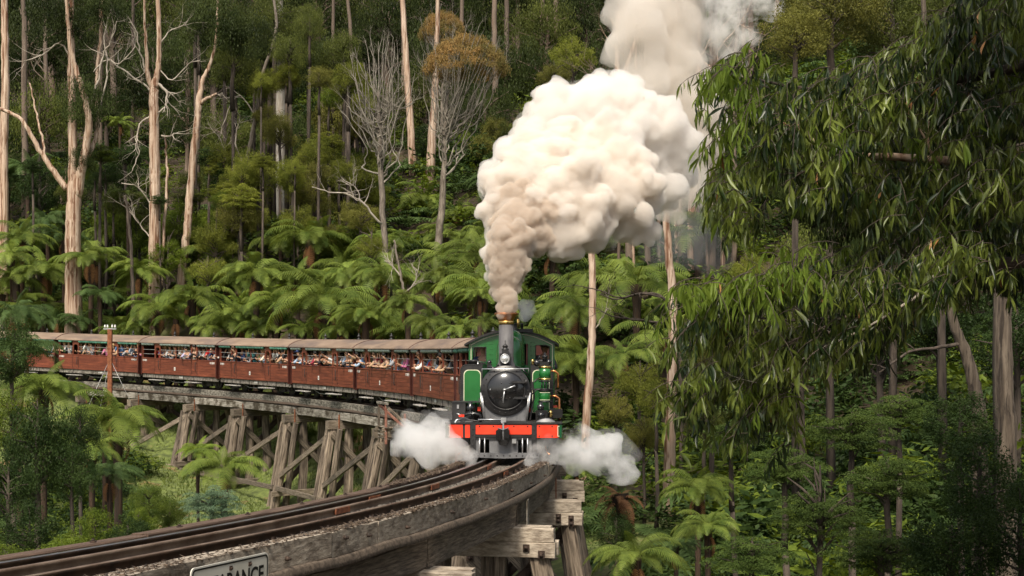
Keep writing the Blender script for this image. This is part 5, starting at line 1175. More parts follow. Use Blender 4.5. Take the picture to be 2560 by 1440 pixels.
# faint trunks deep in the forest: each its own tree, alike
FARX=[(985,640,12,122),(1003,600,10,128),(1150,640,11,128),(1190,600,12,132),(1262,560,12,130),(1300,560,14,136),(1420,300,14,140),(1400,640,12,128),(1350,620,12,132),(1545,300,13,140),(1570,705,19,90),(1622,700,15,94),(1586,700,10,97),(1548,700,8,99),(1707,690,15,90),(1730,700,21,86),(1752,690,11,93),(1782,690,17,87),(1806,680,12,95),(1830,690,13,91),(1650,690,10,96),(1695,690,8,98),(1768,690,8,96),
 (875,420,10,126),(906,470,10,130),(560,560,11,124),(250,420,12,120),(285,300,10,124),(330,300,9,128),(470,300,10,130),(760,420,10,128),(830,380,9,134),(120,420,12,116),(1880,640,14,112),(1940,600,12,120),(1500,600,10,134),(1450,560,11,136),(1855,300,12,130),(1780,260,11,135),(1130,330,10,134)]
rgf=random.Random(5)
for k,(x,yb,w_,Y) in enumerate([q for i,q in enumerate(FARX) if q[0]>1300 or i%3]):
    ln=rgf.uniform(-22,22); kk=rgf.uniform(-8,8)
    if 1540<x<1860:   # stand it where the slope meets its foot
        Y=next((q/2 for q in range(110,260) if HY-(G((x-1280)*q/2/F,q/2)-CZ)*F/(q/2)<=yb),Y)
    b=P(x,yb,Y); g=G(b.x,b.y); pyb=HY-(g-.5-CZ)*F/Y
    pts=[(x,pyb),(x+ln*.3+kk,pyb-200),(x+ln*.6-kk,pyb-420),(x+ln,pyb-720)]
    base=P(*pts[0],Y); t=thing('gum_tree',None,'tree',base,group='dim trunks deep in the forest')
    mb=MB(); stem(mb,pts,[w_*1.1,w_,w_*.85,w_*.6],Y,seg=7,n=4,wob=.05,seed=k)
    if k%3==0 or 1540<x<1860:
        for q in range(6):
            h=rgf.uniform(.45,.95); c=P(x+ln*h,pyb-720*h,Y); twigs(mb,c,(rgf.choice((-1,1)),rgf.gauss(0,.4),.8),rgf.uniform(2,4),.07,2,rgf,up=.2,kink=.35)
    mb.v=[(a-base.x,b_-base.y,c-base.z) for a,b_,c in mb.v]; mb.build('trunk',M['bark_far' if not 1540<x<1860 else ('bark' if k%3==1 else 'bark_far')],t)
    rr=rgf.uniform(75,110)*Y/F; put('crown',crown_mesh('gum',k%3,'gumleaf_dark'),t,loc=P(pts[-1][0],pts[-1][1]-30,Y)-base,scale=(rr,rr,rr*.9))
    place_label(t,'dim straight gum trunk in the dark forest',x,min(yb,690)-100)
# ---------------------------------------------------------------- the dark wall of forest
rgb=random.Random(21)
for row,(Y,y0,st,r0,n) in enumerate(((118,300,150,105,19),(126,130,150,110,19),(138,-10,160,120,18),(150,250,170,110,17),(160,60,170,130,17),(172,-90,190,140,15),(112,480,170,85,17))):
    for k in range(n):
        x=-160+k*st+rgb.uniform(-40,40)+(60 if row%2 else 0); y=y0+rgb.uniform(-50,50)
        if row==6 and 1000<x<1850: continue
        t=leafy(x,y,r0*rgb.uniform(.8,1.2),Y+rgb.uniform(-4,4),'gum','gumleaf_dark' if rgb.random()<.75 else 'gumleaf_far','bark_far','forest_tree','tree',grp='dark gum trees of the forest wall',lab=False)
        t['label']='dark leafy gum in the dense forest wall behind everything'
# lighter crowns that can be told apart
for (x,y,r,Y,kind,key,desc,sq) in [
 (660,215,58,98,'fine','wattle','light green feathery tree crown',1.0),(715,200,45,99,'fine','wattle','light green feathery tree crown',.8),(645,440,80,90,'fine','wattle','light green feathery tree crown',1.1),(730,440,55,88,'fine','wattle','light green feathery tree crown',1.2),(700,330,60,96,'fine','gumleaf_olive','olive tree crown',1.0),
 (600,540,70,88,'fine','gumleaf_olive','olive tree crown',.9),(860,190,75,100,'fine','wattle','light green feathery tree crown',.8),(850,300,95,99,'fine','gumleaf_olive','olive tree crown',1.0),(800,420,90,97,'fine','gumleaf_olive','olive tree crown',1.0),(890,440,80,94,'fine','wattle','light green feathery tree crown',.9),(780,500,80,90,'fine','gumleaf_olive','olive tree crown',.8),(900,540,70,86,'fine','gumleaf_olive','olive tree crown',.7),
 (450,560,70,92,'bush','bush_mid','mid green bushy shrub',.9),(540,600,75,88,'fine','wattle','pale green shrub',.8),(340,590,60,92,'bush','bush_mid','mid green bushy shrub',1.0),(270,560,60,94,'bush','bush_mid','mid green bushy shrub',.9),(420,640,60,88,'bush','bush_mid','mid green bushy shrub',.8),(520,680,60,84,'fine','wattle','pale green shrub',.8),(250,420,70,98,'bush','bush','dark leafy shrub',1.0),(310,420,60,100,'bush','bush','dark leafy shrub',1.0),(560,440,60,98,'bush','bush','dark leafy shrub',1.0),(100,470,80,98,'bush','bush','dark leafy shrub',.9),
 (1430,140,70,112,'fine','wattle','rounded light green crown',.9),(1385,190,50,110,'fine','gumleaf_olive','rounded olive crown',.9),(1240,330,55,110,'fine','gumleaf_olive','olive tree crown',.9),(1200,410,60,108,'fine','gumleaf_olive','olive tree crown',.9),(1320,330,50,112,'fine','wattle','light green feathery tree crown',.9),(1270,420,60,110,'gum','gumleaf_dark','dark tree crown',.9),
 (1060,520,70,112,'bush','bush','dark leafy shrub',.8),(1160,520,60,110,'bush','bush_mid','mid green bushy shrub',.8),(930,620,60,80,'fine','wattle','pale green shrub',.7),(980,700,55,74,'fine','wattle','pale green shrub',.7),
 (2080,20,150,40,'fine','gumleaf_olive','finely leaved olive tree',1.0),(1990,90,110,39,'fine','gumleaf_olive','finely leaved olive tree',.9),(2230,60,140,41,'fine','gumleaf_far','finely leaved grey-green tree',1.0),(2360,40,130,38,'fine','gumleaf_far','finely leaved grey-green tree',1.0),(2500,100,160,36,'gum','gumleaf_dark','dark leafy gum',1.0),
 (1880,690,75,60,'fine','wattle','pale yellow-green shrub',.9),(1600,960,75,52,'fine','wattle','pale green wispy shrub',1.0),(1540,1030,60,50,'fine','gumleaf_olive','olive wispy shrub',1.0),(1610,1090,60,46,'fine','gumleaf_olive','olive wispy shrub',1.0),(1640,1000,65,44,'fine','wattle','pale green wispy shrub',1.0),(1780,900,90,46,'fine','gumleaf_olive','olive wispy shrub',1.0),(1760,1050,70,40,'fine','gumleaf_far','grey-green wispy shrub',1.0),
 (2000,800,130,44,'bush','bush_mid','mid green bushy shrub',.9),(2200,800,140,42,'bush','bush','dark leafy shrub',.9),(2350,760,150,46,'bush','bush','dark leafy shrub',1.0),(2540,850,140,40,'bush','bush','dark leafy shrub',1.0),(2060,650,140,60,'gum','gumleaf_far','grey-green gum crown',.9),(2300,560,180,60,'gum','gumleaf_dark','dark leafy gum',1.0),(2500,500,180,56,'gum','gumleaf_dark','dark leafy gum',1.0),(2050,430,160,70,'gum','gumleaf_dark','dark leafy gum',1.0),(2280,300,170,72,'gum','gumleaf_dark','dark leafy gum',1.0),
 # lower right thicket
 (2130,1080,125,27,'spray','wattle_dark','dark feathery wattle',.8),(1960,1170,120,25,'spray','wattle_dark','dark feathery wattle',.8),(2220,1200,130,24,'spray','wattle_dark','dark feathery wattle',.8),(2050,1290,140,23,'spray','wattle_dark','dark feathery wattle',.75),(1880,1390,130,21,'spray','wattle_dark','dark feathery wattle',.7),(2200,1380,150,20,'spray','wattle_dark','dark feathery wattle',.7),(1830,1100,90,30,'spray','wattle_dark','dark feathery wattle',.9),(2250,1030,100,29,'spray','wattle_dark','dark feathery wattle',.8),
 (2450,1200,150,20,'bush','bush','dark green dense bush',1.0),(2380,1380,150,18,'bush','bush','dark green dense bush',.9),(2550,1330,150,18,'bush','bush','dark green dense bush',1.0),(2400,1060,110,24,'bush','bush','dark green dense bush',.9),(1540,1330,60,30,'bush','bush','dark green dense bush',1.2),
 # lower left thicket
 (95,1130,130,34,'fine','bush','tall dark olive bush',1.35),(30,1060,100,38,'bush','bush_mid','mid green bush',1.0),(180,1180,80,34,'fine','bush','tall dark olive bush',1.3),(75,1330,92,26,'bush','bush','rounded dark green bush',.9),(235,1330,75,28,'bush','bush_mid','leafy green bush',1.0),(372,1255,58,30,'fine','bush_bright','bright green drooping sapling',1.1),(425,1285,55,31,'fine','bush_bright','bright green drooping sapling',1.0),(345,1310,55,29,'bush','bush_mid','leafy green bush',.9),(530,1260,80,30,'spray','wattle_pale','pale blue-green wattle sapling',1.0),(160,1390,90,24,'bush','bush_mid','leafy green bush',.6),(20,1400,90,24,'bush','bush_mid','leafy green bush',.5),(320,1340,80,28,'bush','bush','low dark bush',.8),(200,1080,60,38,'bush','bush','low dark bush',1.2),(30,880,80,50,'bush','bush','low dark bush',1.2),(20,1220,90,30,'bush','bush','low dark bush',1.2),
 (880,1150,35,60,'bush','bush_mid','bright weedy shrub under the bridge',.6),(960,1130,40,58,'bush','bush_mid','bright weedy shrub under the bridge',.6),(820,1075,35,70,'bush','bush_mid','bright weedy shrub under the bridge',.7),(760,1080,35,70,'bush','bush_mid','bright weedy shrub under the bridge',.6),(880,1080,40,68,'bush','bush_mid','bright weedy shrub under the bridge',.7),(500,1020,30,82,'bush','bush_mid','bright weedy shrub under the bridge',.5)]:
    leafy(x,y,r,Y,kind,key,'bark_dark','shrub' if ('shrub' in desc or 'bush' in desc or 'sapling' in desc) else 'tree','shrub' if ('shrub' in desc or 'bush' in desc or 'sapling' in desc) else 'tree',desc,sq)
# irregular light green crowns of the middle slope
rgm=random.Random(66)
for k in range(105):
    x=rgm.uniform(540,960); y=rgm.uniform(170,590)
    if x<640 and y<380: continue
    if 672<x<730 and 225<y<600 and rgm.random()<.8: continue
    if rgm.random()<.36: x,y=rgm.uniform(30,600),rgm.uniform(380,690)
    r=rgm.uniform(26,56)*(1.15 if x>720 else 1); Y=rgm.uniform(86,101) if (x<670 or x>735) else rgm.uniform(94,103)
    kd=rgm.choice(['fine','fine','spray']); ky=rgm.choice(['wattle','wattle','gumleaf_olive','bush_mid']) if x>540 else rgm.choice(['bush_mid','bush','gumleaf_far'])
    leafy(x,y,r,Y,kd,ky,'bark_dark','tree','tree',{'wattle':'small light green feathery tree','gumleaf_olive':'small olive green tree','bush_mid':'small mid green leafy tree','bush':'small dark leafy tree','gumleaf_far':'small grey-green tree'}[ky],rgm.uniform(.7,1.1))
for k in range(16):
    x=rgm.uniform(470,880); y=rgm.uniform(-10,170); leafy(x,y,rgm.uniform(45,85),rgm.uniform(94,106),'gum','gumleaf_far','bark_dark','tree','tree','drooping grey-green gum crown',.9)
for k in range(14):
    x=rgm.uniform(1330,1800); y=rgm.uniform(430,620); leafy(x,y,rgm.uniform(30,55),rgm.uniform(108,122),'fine',rgm.choice(['gumleaf_olive','gumleaf_far']),'bark_far','tree','tree','small hazy olive tree',.9)
# ---------------------------------------------------------------- tree ferns
HF=[(228,648,80,84.5),(640,690,92,0),(812,762,132,0),(480,750,92,0),(590,805,86,0),(395,775,80,0),(1060,612,82,100),(1140,645,70,96),(1150,822,62,0),(960,690,90,74),(870,690,80,76),(1200,740,60,0),(110,680,90,86),(55,600,80,90),(300,830,60,0),(700,600,70,96),(790,610,70,92),(690,760,80,0),(320,490,45,90),(915,790,85,0),(1020,760,70,0),(745,700,75,76)]
for i,(x,y,r,Y) in enumerate(HF):
    Yt=Ytr(x)+ (7.0 if x>700 else 6.0); tree_fern(x,y,r,max(Y,Yt) if Y else Yt,'fern',hero=True)
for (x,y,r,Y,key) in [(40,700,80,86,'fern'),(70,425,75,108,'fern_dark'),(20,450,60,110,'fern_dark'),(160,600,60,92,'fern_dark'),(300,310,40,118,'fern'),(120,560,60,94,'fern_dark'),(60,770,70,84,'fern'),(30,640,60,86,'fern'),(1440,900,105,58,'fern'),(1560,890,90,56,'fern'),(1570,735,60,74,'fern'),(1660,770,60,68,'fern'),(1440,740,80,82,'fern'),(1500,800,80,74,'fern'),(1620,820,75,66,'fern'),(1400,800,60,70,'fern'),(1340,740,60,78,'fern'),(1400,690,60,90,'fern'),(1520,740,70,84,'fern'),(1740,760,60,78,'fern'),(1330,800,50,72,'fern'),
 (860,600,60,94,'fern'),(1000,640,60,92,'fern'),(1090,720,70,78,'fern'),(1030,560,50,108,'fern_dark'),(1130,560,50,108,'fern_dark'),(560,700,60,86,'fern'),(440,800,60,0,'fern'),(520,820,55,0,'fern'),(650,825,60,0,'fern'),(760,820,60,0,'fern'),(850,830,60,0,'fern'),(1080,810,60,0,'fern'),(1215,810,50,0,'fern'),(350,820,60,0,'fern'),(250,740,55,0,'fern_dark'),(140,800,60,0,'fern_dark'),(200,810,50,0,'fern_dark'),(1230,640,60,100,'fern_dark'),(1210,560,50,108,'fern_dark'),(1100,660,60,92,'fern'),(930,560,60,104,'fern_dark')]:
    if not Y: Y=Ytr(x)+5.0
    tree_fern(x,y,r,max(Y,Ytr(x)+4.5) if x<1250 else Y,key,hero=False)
for (x,y,r,Y,key) in [(295,1060,128,52,'fern'),(110,975,105,54,'fern'),(560,1175,98,40,'fern'),(495,1130,50,41,'fern_lime'),(275,1190,80,40,'fern_dark'),(50,880,95,56,'fern_dark'),(1745,1225,95,30,'fern'),(1770,1320,85,26,'fern'),(1590,1395,110,24,'fern'),(1440,1180,50,44,'fern'),(40,790,90,58,'fern_dark'),(1690,1370,60,27,'fern_dark'),(230,1120,95,46,'fern'),(262,1040,80,60,'fern')]:
    tree_fern(x,y,r,Y,key,hero=True,grp='tree ferns near the bridge')
# the rest of the fern belt
rgq=random.Random(33); taken=[]
for q in range(6000):
    if len(taken)>=58: break
    x=rgq.uniform(-42,22); y=rgq.uniform(58,118); s_,d=polar(x,y)
    if not (5.2<d<(21 if x<0 else 34)): continue
    px=1280+F*x/y
    if px<-30 or px>1760 or 1335>px>1225 or (px>1500 and y>72): continue
    if d>13 and rgq.random()<.5: continue
    if any((x-a)**2+(y-b)**2<3.0**2 for a,b in taken): continue
    if 350<px<500 and y<100 and s_>30 and d>8: continue
    if 150<px<215 and d>6: continue
    taken.append((x,y)); h=rgq.uniform(1.2,4.2); py=HY-(G(x,y)+h-CZ)*F/y
    if py<590 or py>905: 
        taken.pop(); continue
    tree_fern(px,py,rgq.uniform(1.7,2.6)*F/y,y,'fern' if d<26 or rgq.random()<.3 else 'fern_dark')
# fallen brown fern right of the near bents
c=P(1550,1235,38); t=thing('tree_fern','withered tree fern with drooping rust-brown dead fronds right of the near bridge timbers','tree fern',(c.x,c.y,G(c.x,c.y)-.2)); h=c.z-G(c.x,c.y)+.2
put('trunk',FTRUNK,t,scale=(1,1,h)); rg=random.Random(4)
for i in range(34): put('dead_frond',FRM['fern_dead'][0],t,loc=(0,0,h+rg.uniform(-.3,.1)),rot=(rg.uniform(-.4,.4),rg.uniform(-1.3,.5),i*2.4+rg.uniform(-.6,.6)),scale=rg.uniform(.3,.62))
# ---------------------------------------------------------------- undergrowth on the floor (one mass nobody could count)
def undergrowth(name,n,sampler,base_kinds,size,label,seed):
    rg=np.random.RandomState(seed); V=[];Fc=[];mi=[];b=0; mats=[M[k] for k,_ in base_kinds]
    got=0;tries=0
    while got<n and tries<n*20:
        tries+=1; x,y=sampler(rg)
        if x is None: continue
        got+=1; k=rg.randint(len(base_kinds)); v,f=base_kinds[k][1]
        s=size*rg.uniform(.6,1.5); a=rg.uniform(0,6.28); ca,sa=math.cos(a),math.sin(a)
        vv=np.stack([(v[:,0]*ca-v[:,1]*sa)*s+x,(v[:,0]*sa+v[:,1]*ca)*s+y,v[:,2]*s*rg.uniform(.7,1.2)+G(x,y)],1)
        V.append(vv);Fc.append(f+b);mi.append(np.full(len(f),k));b+=len(v)
    o=put(name,npmesh(name,np.concatenate(V),np.concatenate(Fc),mats,midx=np.concatenate(mi))); tag(o,label,'undergrowth',kind='stuff'); return o
def small_fern():
    V=[];Fc=[];b=0
    for i in range(9):
        v,f=frond(1.1,1.0,1.8,9,i,wid=.26); v=rotz(v,i*2.4+.3,0,1); V.append(v);Fc.append(f+b);b+=len(v)
    return np.concatenate(V),np.concatenate(Fc)
def small_bush(seed,n=260,sz=.2,asp=.4):
    v,f,_=leaf_crown(seed,n,9,sz,clr=.45,shell=.2,hang=.1,asp=asp,bot=-1); v[:,2]=v[:,2]*.6+.5; return v,f
def hill_s(rg):
    x=rg.uniform(-60,62); y=rg.uniform(30,150); s,d=polar(x,y)
    if d<(7.2 if y>40 else 3.5): return None,None
    if abs(x)>y*.42+6: return None,None
    return x,y
undergrowth('undergrowth',2300,hill_s,[('fern_dark',small_fern()),('bush',small_bush(1)),('bush_mid',small_bush(2)),('bush',small_bush(3)),('bush_mid',small_bush(4,240,.17,.25))],1.8,'mixed low ferns and bushes covering the forested hillside',5)
def left_s(rg):
    x=rg.uniform(-24,2); y=rg.uniform(16,78); s,d=polar(x,y); px=1280+F*x/y
    if d>-3.2: return None,None
    if y>43 and px>330+(y-43)*2.0 : return None,None
    if px<-200: return None,None
    return x,y
undergrowth('undergrowth',420,left_s,[('fern_dark',small_fern()),('bush',small_bush(5)),('bush_mid',small_bush(6)),('bush',small_bush(7))],1.0,'dark low bushes filling the gully inside the curve',6)
def right_s(rg):
    y=rg.uniform(14,95); x=rg.uniform(1.5,.42*y+2); s,d=polar(x,y)
    if d<2.6: return None,None
    return x,y
undergrowth('undergrowth',750,right_s,[('fern_dark',small_fern()),('bush',small_bush(8)),('wattle_dark',small_bush(9,300,.16,.2)),('bush',small_bush(10))],1.1,'dark low ferns and bushes on the shaded ground right of the bridge',7)
# grass tufts on the mown bank
def grass(n,seed):
    rg=np.random.RandomState(seed); x=rg.uniform(-26,-1,n*3); y=rg.uniform(40,92,n*3)
    V=[];ok=0
    for i in range(n*3):
        s,d=polar(x[i],y[i])
        if not(-14<d<6.5) or (s>60 and abs(d)<2): continue
        z=G(x[i],y[i]); h=rg.uniform(.06,.2)*(2 if d>3 else 1); a=rg.uniform(0,3.14); dx,dy=math.cos(a)*.035,math.sin(a)*.035; lx,ly=rg.normal()*.06,rg.normal()*.06
        V.append([(x[i]-dx,y[i]-dy,z-.03),(x[i]+dx,y[i]+dy,z-.03),(x[i]+lx+dx*.2,y[i]+ly,z+h),(x[i]+lx-dx*.2,y[i]+ly,z+h)]); ok+=1
        if ok>=n: break
    v=np.array(V).reshape(-1,3); m=leafmat('grass_blades',(.06,.085,.018),(.16,.20,.05),trans=.3,rough=.6,scale=.6,rand=0)
    tag(put('grass',npmesh('grass',v,np.arange(len(v)).reshape(-1,4),m)),'short bright grass on the cleared bank beneath the bridge','grass',kind='stuff')
grass(26000,3)
# ---------------------------------------------------------------- the near gum whose leaves hang in from the right
M['leaf']=leafmat('hanging_gum_leaf',(.014,.028,.006),(.16,.20,.035),trans=.25,rough=.36,scale=1.5,rand=.0,spec=.4,lo=.44,hi=.60)  # broad dark and bright noise puts shaded gaps and lit clumps into leaf colour
M['leaf_bright']=leafmat('bright_gum_leaf',(.08,.13,.018),(.16,.22,.035),trans=.38,rough=.36,scale=1.6,rand=.0)  # brighter green, sprinkled throughout and thicker along the left and top edges
M['leaf_dead']=mat('dead_gum_leaf',(.26,.10,.03),(.38,.20,.06),rough=.6,scale=3,rand=.3)
def leaf_shape():
    n=4; V=[];Fc=[]
    w=[.06,.85,1.0,.62,.0]
    for i in range(n+1):
        u=i/n; bx=.16*math.sin(u*2.2)-.0; V+=[(bx-.078*w[i],.03*abs(w[i]),-u),(bx,0,-u),(bx+.078*w[i],.03*abs(w[i]),-u)]
    for i in range(n):
        b=i*3; Fc+=[(b,b+1,b+4,b+3),(b+1,b+2,b+5,b+4)]
    return np.array(V),np.array(Fc)
LV,LF=leaf_shape()
LEAFM={k:npmesh('leaf',LV,LF,M[k],smooth=True) for k in ('leaf','leaf_bright','leaf_dead')}
UP_=[(1748,395),(1765,300),(1800,235),(1785,195),(1825,150),(1900,135),(1960,160),(2040,170),(2130,190),(2210,150),(2290,110),(2360,50),(2400,-20),(2600,-20),(2600,600),(2480,580),(2330,540),(2230,560),(2120,530),(2030,470),(1950,500),(1890,570),(1840,560),(1815,500),(1805,440)]
LO_=[(1645,900),(1655,800),(1695,735),(1770,725),(1850,745),(1920,700),(2000,650),(2150,620),(2350,560),(2600,600),(2600,690),(2480,700),(2380,720),(2300,790),(2230,860),(2180,900),(2120,870),(2030,900),(1990,980),(1975,1040),(1900,1060),(1860,1000),(1800,960),(1760,1010),(1700,990)]
def inside(p,poly):
    x,y=p; c=False; n=len(poly)
    for i in range(n):
        x1,y1=poly[i];x2,y2=poly[(i+1)%n]
        if (y1>y)!=(y2>y) and x<(x2-x1)*(y-y1)/(y2-y1)+x1: c=not c
    return c
gum=thing('gum_tree','large near gum whose long sickle leaves hang in dense curtains over the right side','tree',(7.2,13.5,G(7.2,13.5)-.3))
GB=gum.location.copy()
def gl(mb): mb.v=[(a-GB.x,b-GB.y,c-GB.z) for a,b,c in mb.v]; return mb
rg=random.Random(77)
mb=MB(); mb.tube(smooth_line([GB,(7.2,13.4,-2),(7.0,13.2,1.0),(7.3,13.4,4),(7.1,13.8,7.5)],5,.03,rg),list(np.linspace(.42,.2,21)),12); gl(mb).build('trunk',M['bark_grey'],gum)
LIMB=[]
def gl_limb(pts,w,mt,Y,name='limb',y2=0,tw=0):
    mb=MB(); P3=[P(x,y,Y+y2*i/len(pts)) for i,(x,y) in enumerate(pts)]
    L=smooth_line(P3,5,.012,rg); W=np.interp(np.linspace(0,1,len(L)),np.linspace(0,1,len(pts)),w)*Y/F/2; mb.tube(L,list(W),8); 
    for k in range(tw):
        j=rg.randint(len(L)//3,len(L)-1); twigs(mb,L[j],(L[j]-L[j-1]).normalized()+Vector((rg.gauss(0,.6),rg.gauss(0,.6),rg.gauss(0,.6))),rg.uniform(.3,.7),max(.004,W[j]*.4),2,rg,up=.0,kink=.35)
    gl(mb).build(name,M[mt],gum); LIMB.append(L)
gl_limb([(3150,540),(3000,560),(2800,600),(2600,645),(2480,662),(2370,668),(2270,690),(2150,770),(2020,860)],[66,60,50,38,30,24,18,10,5],'bark_dark',12.9,tw=4)
gl_limb([(3120,300),(3000,300),(2750,330),(2560,370),(2400,400),(2240,392),(2095,385),(2030,350),(1955,305)],[54,50,40,30,24,19,15,10,4],'bark',13.2,tw=4)
gl_limb([(2095,385),(2060,400),(2010,430),(1950,465)],[9,7,5,3],'bark_dark',12.8,tw=3)
gl_limb([(3060,60),(2800,100),(2600,150),(2400,200),(2200,230),(2000,220),(1860,190)],[46,40,30,22,15,9,4],'bark_dark',13.5,tw=3)
gl_limb([(2345,678),(2290,740),(2200,800),(2120,840),(2000,900),(1930,960)],[10,8,6,5,4,2],'twig',12.0,tw=8)
gl_limb([(2480,680),(2380,730),(2250,760),(2130,790),(1960,800),(1820,780),(1720,740)],[14,11,9,7,6,5,3],'bark_dark',12.5,tw=5)
gl_limb([(2120,790),(1990,850),(1900,900),(1850,960),(1820,1020)],[7,5,4,3,2],'bark_dark',12.3,tw=5)
def hang(px,py,Y,n,spread,seedm,lsz=.165):
    """one twig with its leaves: returns arrays of leaf matrices"""
    o=[]; c=P(px,py,Y); d=Vector((rg.uniform(-1,.2),rg.uniform(-.7,.7),rg.uniform(-.5,.35))).normalized(); L=spread*rg.uniform(.7,1.3); pts=[c]
    for i in range(4):
        d=(d+Vector((0,0,-.28))).normalized(); pts.append(pts[-1]+d*L/4)
    for i in range(n):
        u=rg.random()*3.99; k=int(u); p=pts[k].lerp(pts[k+1],u-k)
        rz=rg.uniform(0,6.28); tl=abs(rg.gauss(.0,.38))+.05; s=lsz*rg.uniform(.5,1.35)
        m_=Matrix.Translation(p)@Matrix.Rotation(rz,4,'Z')@Matrix.Rotation(tl,4,'Y')@Matrix.Rotation(rg.uniform(0,6.28),4,'Z')@Matrix.Diagonal((s*rg.uniform(.8,1.2),s,s,1))
        o.append(m_)
    return o,pts
LEAVES=[];TW=MB()
def fill(poly,cnt,Y0,Y1,nl,key):
    x0=min(p[0] for p in poly);x1=max(p[0] for p in poly);y0=min(p[1] for p in poly);y1=max(p[1] for p in poly);k=0
    while k<cnt:
        x=rg.uniform(x0,x1);y=rg.uniform(y0,y1)
        if not inside((x,y),poly): continue
        # clumpy: skip where a broad noise is low
        if noise.noise((x*.011,y*.011,Y0))<.0: 
            if rg.random()<.85: k+=.12; continue
        k+=1; Y=rg.uniform(Y0,Y1)
        ms,pts=hang(x,y-15,Y,nl,.34,0); kk=key if rg.random()>.07 else 'leaf_bright'
        LEAVES.extend((m_,kk if rg.random()>.003 else 'leaf_dead') for m_ in ms)
        TW.tube(pts,[.005,.004,.004,.003,.002],3,cap=False)
fill(UP_,1000,11.6,14.2,14,'leaf'); fill(LO_,640,11.4,13.6,14,'leaf')
fill([(2150,150),(2360,60),(2600,-20),(2600,640),(2300,560),(2150,400)],650,13.0,16,14,'leaf')
fill([(1748,395),(1765,300),(1800,235),(1785,195),(1825,150),(1900,135),(1960,170),(1900,260),(1850,360)],45,11.4,12.2,12,'leaf_bright')
fill([(1690,715),(1850,700),(1960,640),(2080,640),(2050,700),(1900,740),(1720,780)],70,11.3,12.0,12,'leaf_bright')
fill([(1680,960),(1760,1060),(1820,1030),(1880,1120),(1990,1130),(2020,1000),(1900,940)],55,11.8,12.4,9,'leaf')
gl(TW).build('twigs',M['bark_dark'],gum)['kind']='stuff'
LEAVES.sort(key=lambda e:e[0].translation.y)
GI=Matrix.Translation(-GB)
lp=[]
# the 300 leaves nearest the camera are parts of their own, the rest one mass
for m_,k in LEAVES[:300]: put('leaf',LEAFM[k],gum,mtx=GI@m_)
rest=LEAVES[300:]
for kind_ in ('leaf','leaf_bright','leaf_dead'):
    R_=[e[0] for e in rest if e[1]==kind_]
    A_=np.array([[list(r) for r in (GI@m_)] for m_ in R_]); hv=np.concatenate([LV,np.ones((len(LV),1))],1)
    V=np.einsum('nij,kj->nki',A_,hv)[:,:,:3].reshape(-1,3); Fc=(LF[None]+np.arange(len(R_))[:,None,None]*len(LV)).reshape(-1,4)
    o=put('foliage',npmesh('foliage',V,Fc,M[kind_],smooth=True),gum); o['kind']='stuff'

for i,(x,y,z,r) in enumerate(((5.2,11.5,7.2,1.9),(7.2,10.5,7.0,2.2),(6.2,8.6,7.6,2.0),(8.4,12.8,6.4,2.2),(4.2,9.6,8.0,1.6),(8.0,8.0,6.0,2.2),(6.4,13.8,7.8,2.2),(9.3,10.3,4.6,2.2),(7.6,6.4,6.6,1.9),(9.5,7.5,3.6,2.0),(6.3,7.2,3.4,1.7),(6.6,8.6,5.0,1.7),(5.6,6.4,5.0,1.5),(8.2,9.6,3.2,2.0),(8.0,6.2,2.0,2.0),(4.6,7.4,6.3,1.3))):  # unseen foliage added outside the view to block light from the hanging leaves
    put('crown',crown_mesh('bush',i%3,'bush'),gum,loc=Vector((x,y,z))-GB,scale=r)

for i,(x,y,r,Y) in enumerate(((2150,400,150,17),(2330,330,150,17.5),(2500,250,160,17),(2480,450,160,17.5),(2300,520,130,17),(2120,560,110,17.5),(2000,470,90,17.5),(2520,60,150,18),(2380,170,110,18),(2030,760,90,16),(2180,700,110,16.5),(2350,650,120,17),(2520,640,120,17))):  # dark foliage put behind the curtain; its colour makes the gaps read as shade
    c=P(x,y,Y)-GB; rr=r*Y/F; put('crown',crown_mesh('pend',i%3,'gumleaf_dark'),gum,loc=c,scale=rr*1.1,rot=(0,0,i))
# ---------------------------------------------------------------- people at the carriage openings and in the cab
SKINS=[mat('skin_a',(.50,.27,.17),rough=.6),mat('skin_b',(.60,.36,.25),rough=.6),mat('skin_c',(.34,.17,.10),rough=.6)]
CL={'black':(.015,.015,.018),'white':(.72,.72,.70),'cream':(.62,.58,.48),'red':(.55,.03,.03),'maroon':(.28,.03,.05),'navy':(.03,.05,.14),'blue':(.12,.24,.48),'light blue':(.38,.50,.66),'grey':(.30,.31,.33),'dark grey':(.07,.07,.08),'pink':(.70,.20,.38),'teal':(.06,.24,.25),'olive':(.14,.14,.05),'tan':(.45,.30,.18),'lavender':(.45,.42,.62),'yellow':(.65,.50,.10),'brown':(.14,.07,.04)}
CLM={k:mat(k.replace(' ','_')+'_cloth',tuple(c*.8 for c in v),v,rough=.9,scale=9,lo=.3,hi=.7) for k,v in CL.items()}
HAIRS={'dark':mat('dark_hair',(.012,.009,.007),rough=.5),'brown':mat('brown_hair',(.08,.04,.02),rough=.5),'fair':mat('fair_hair',(.38,.25,.11),rough=.5),'grey':mat('grey_hair',(.35,.34,.33),rough=.5)}
FACE=mat('face_dark',(.05,.02,.015),rough=.5)
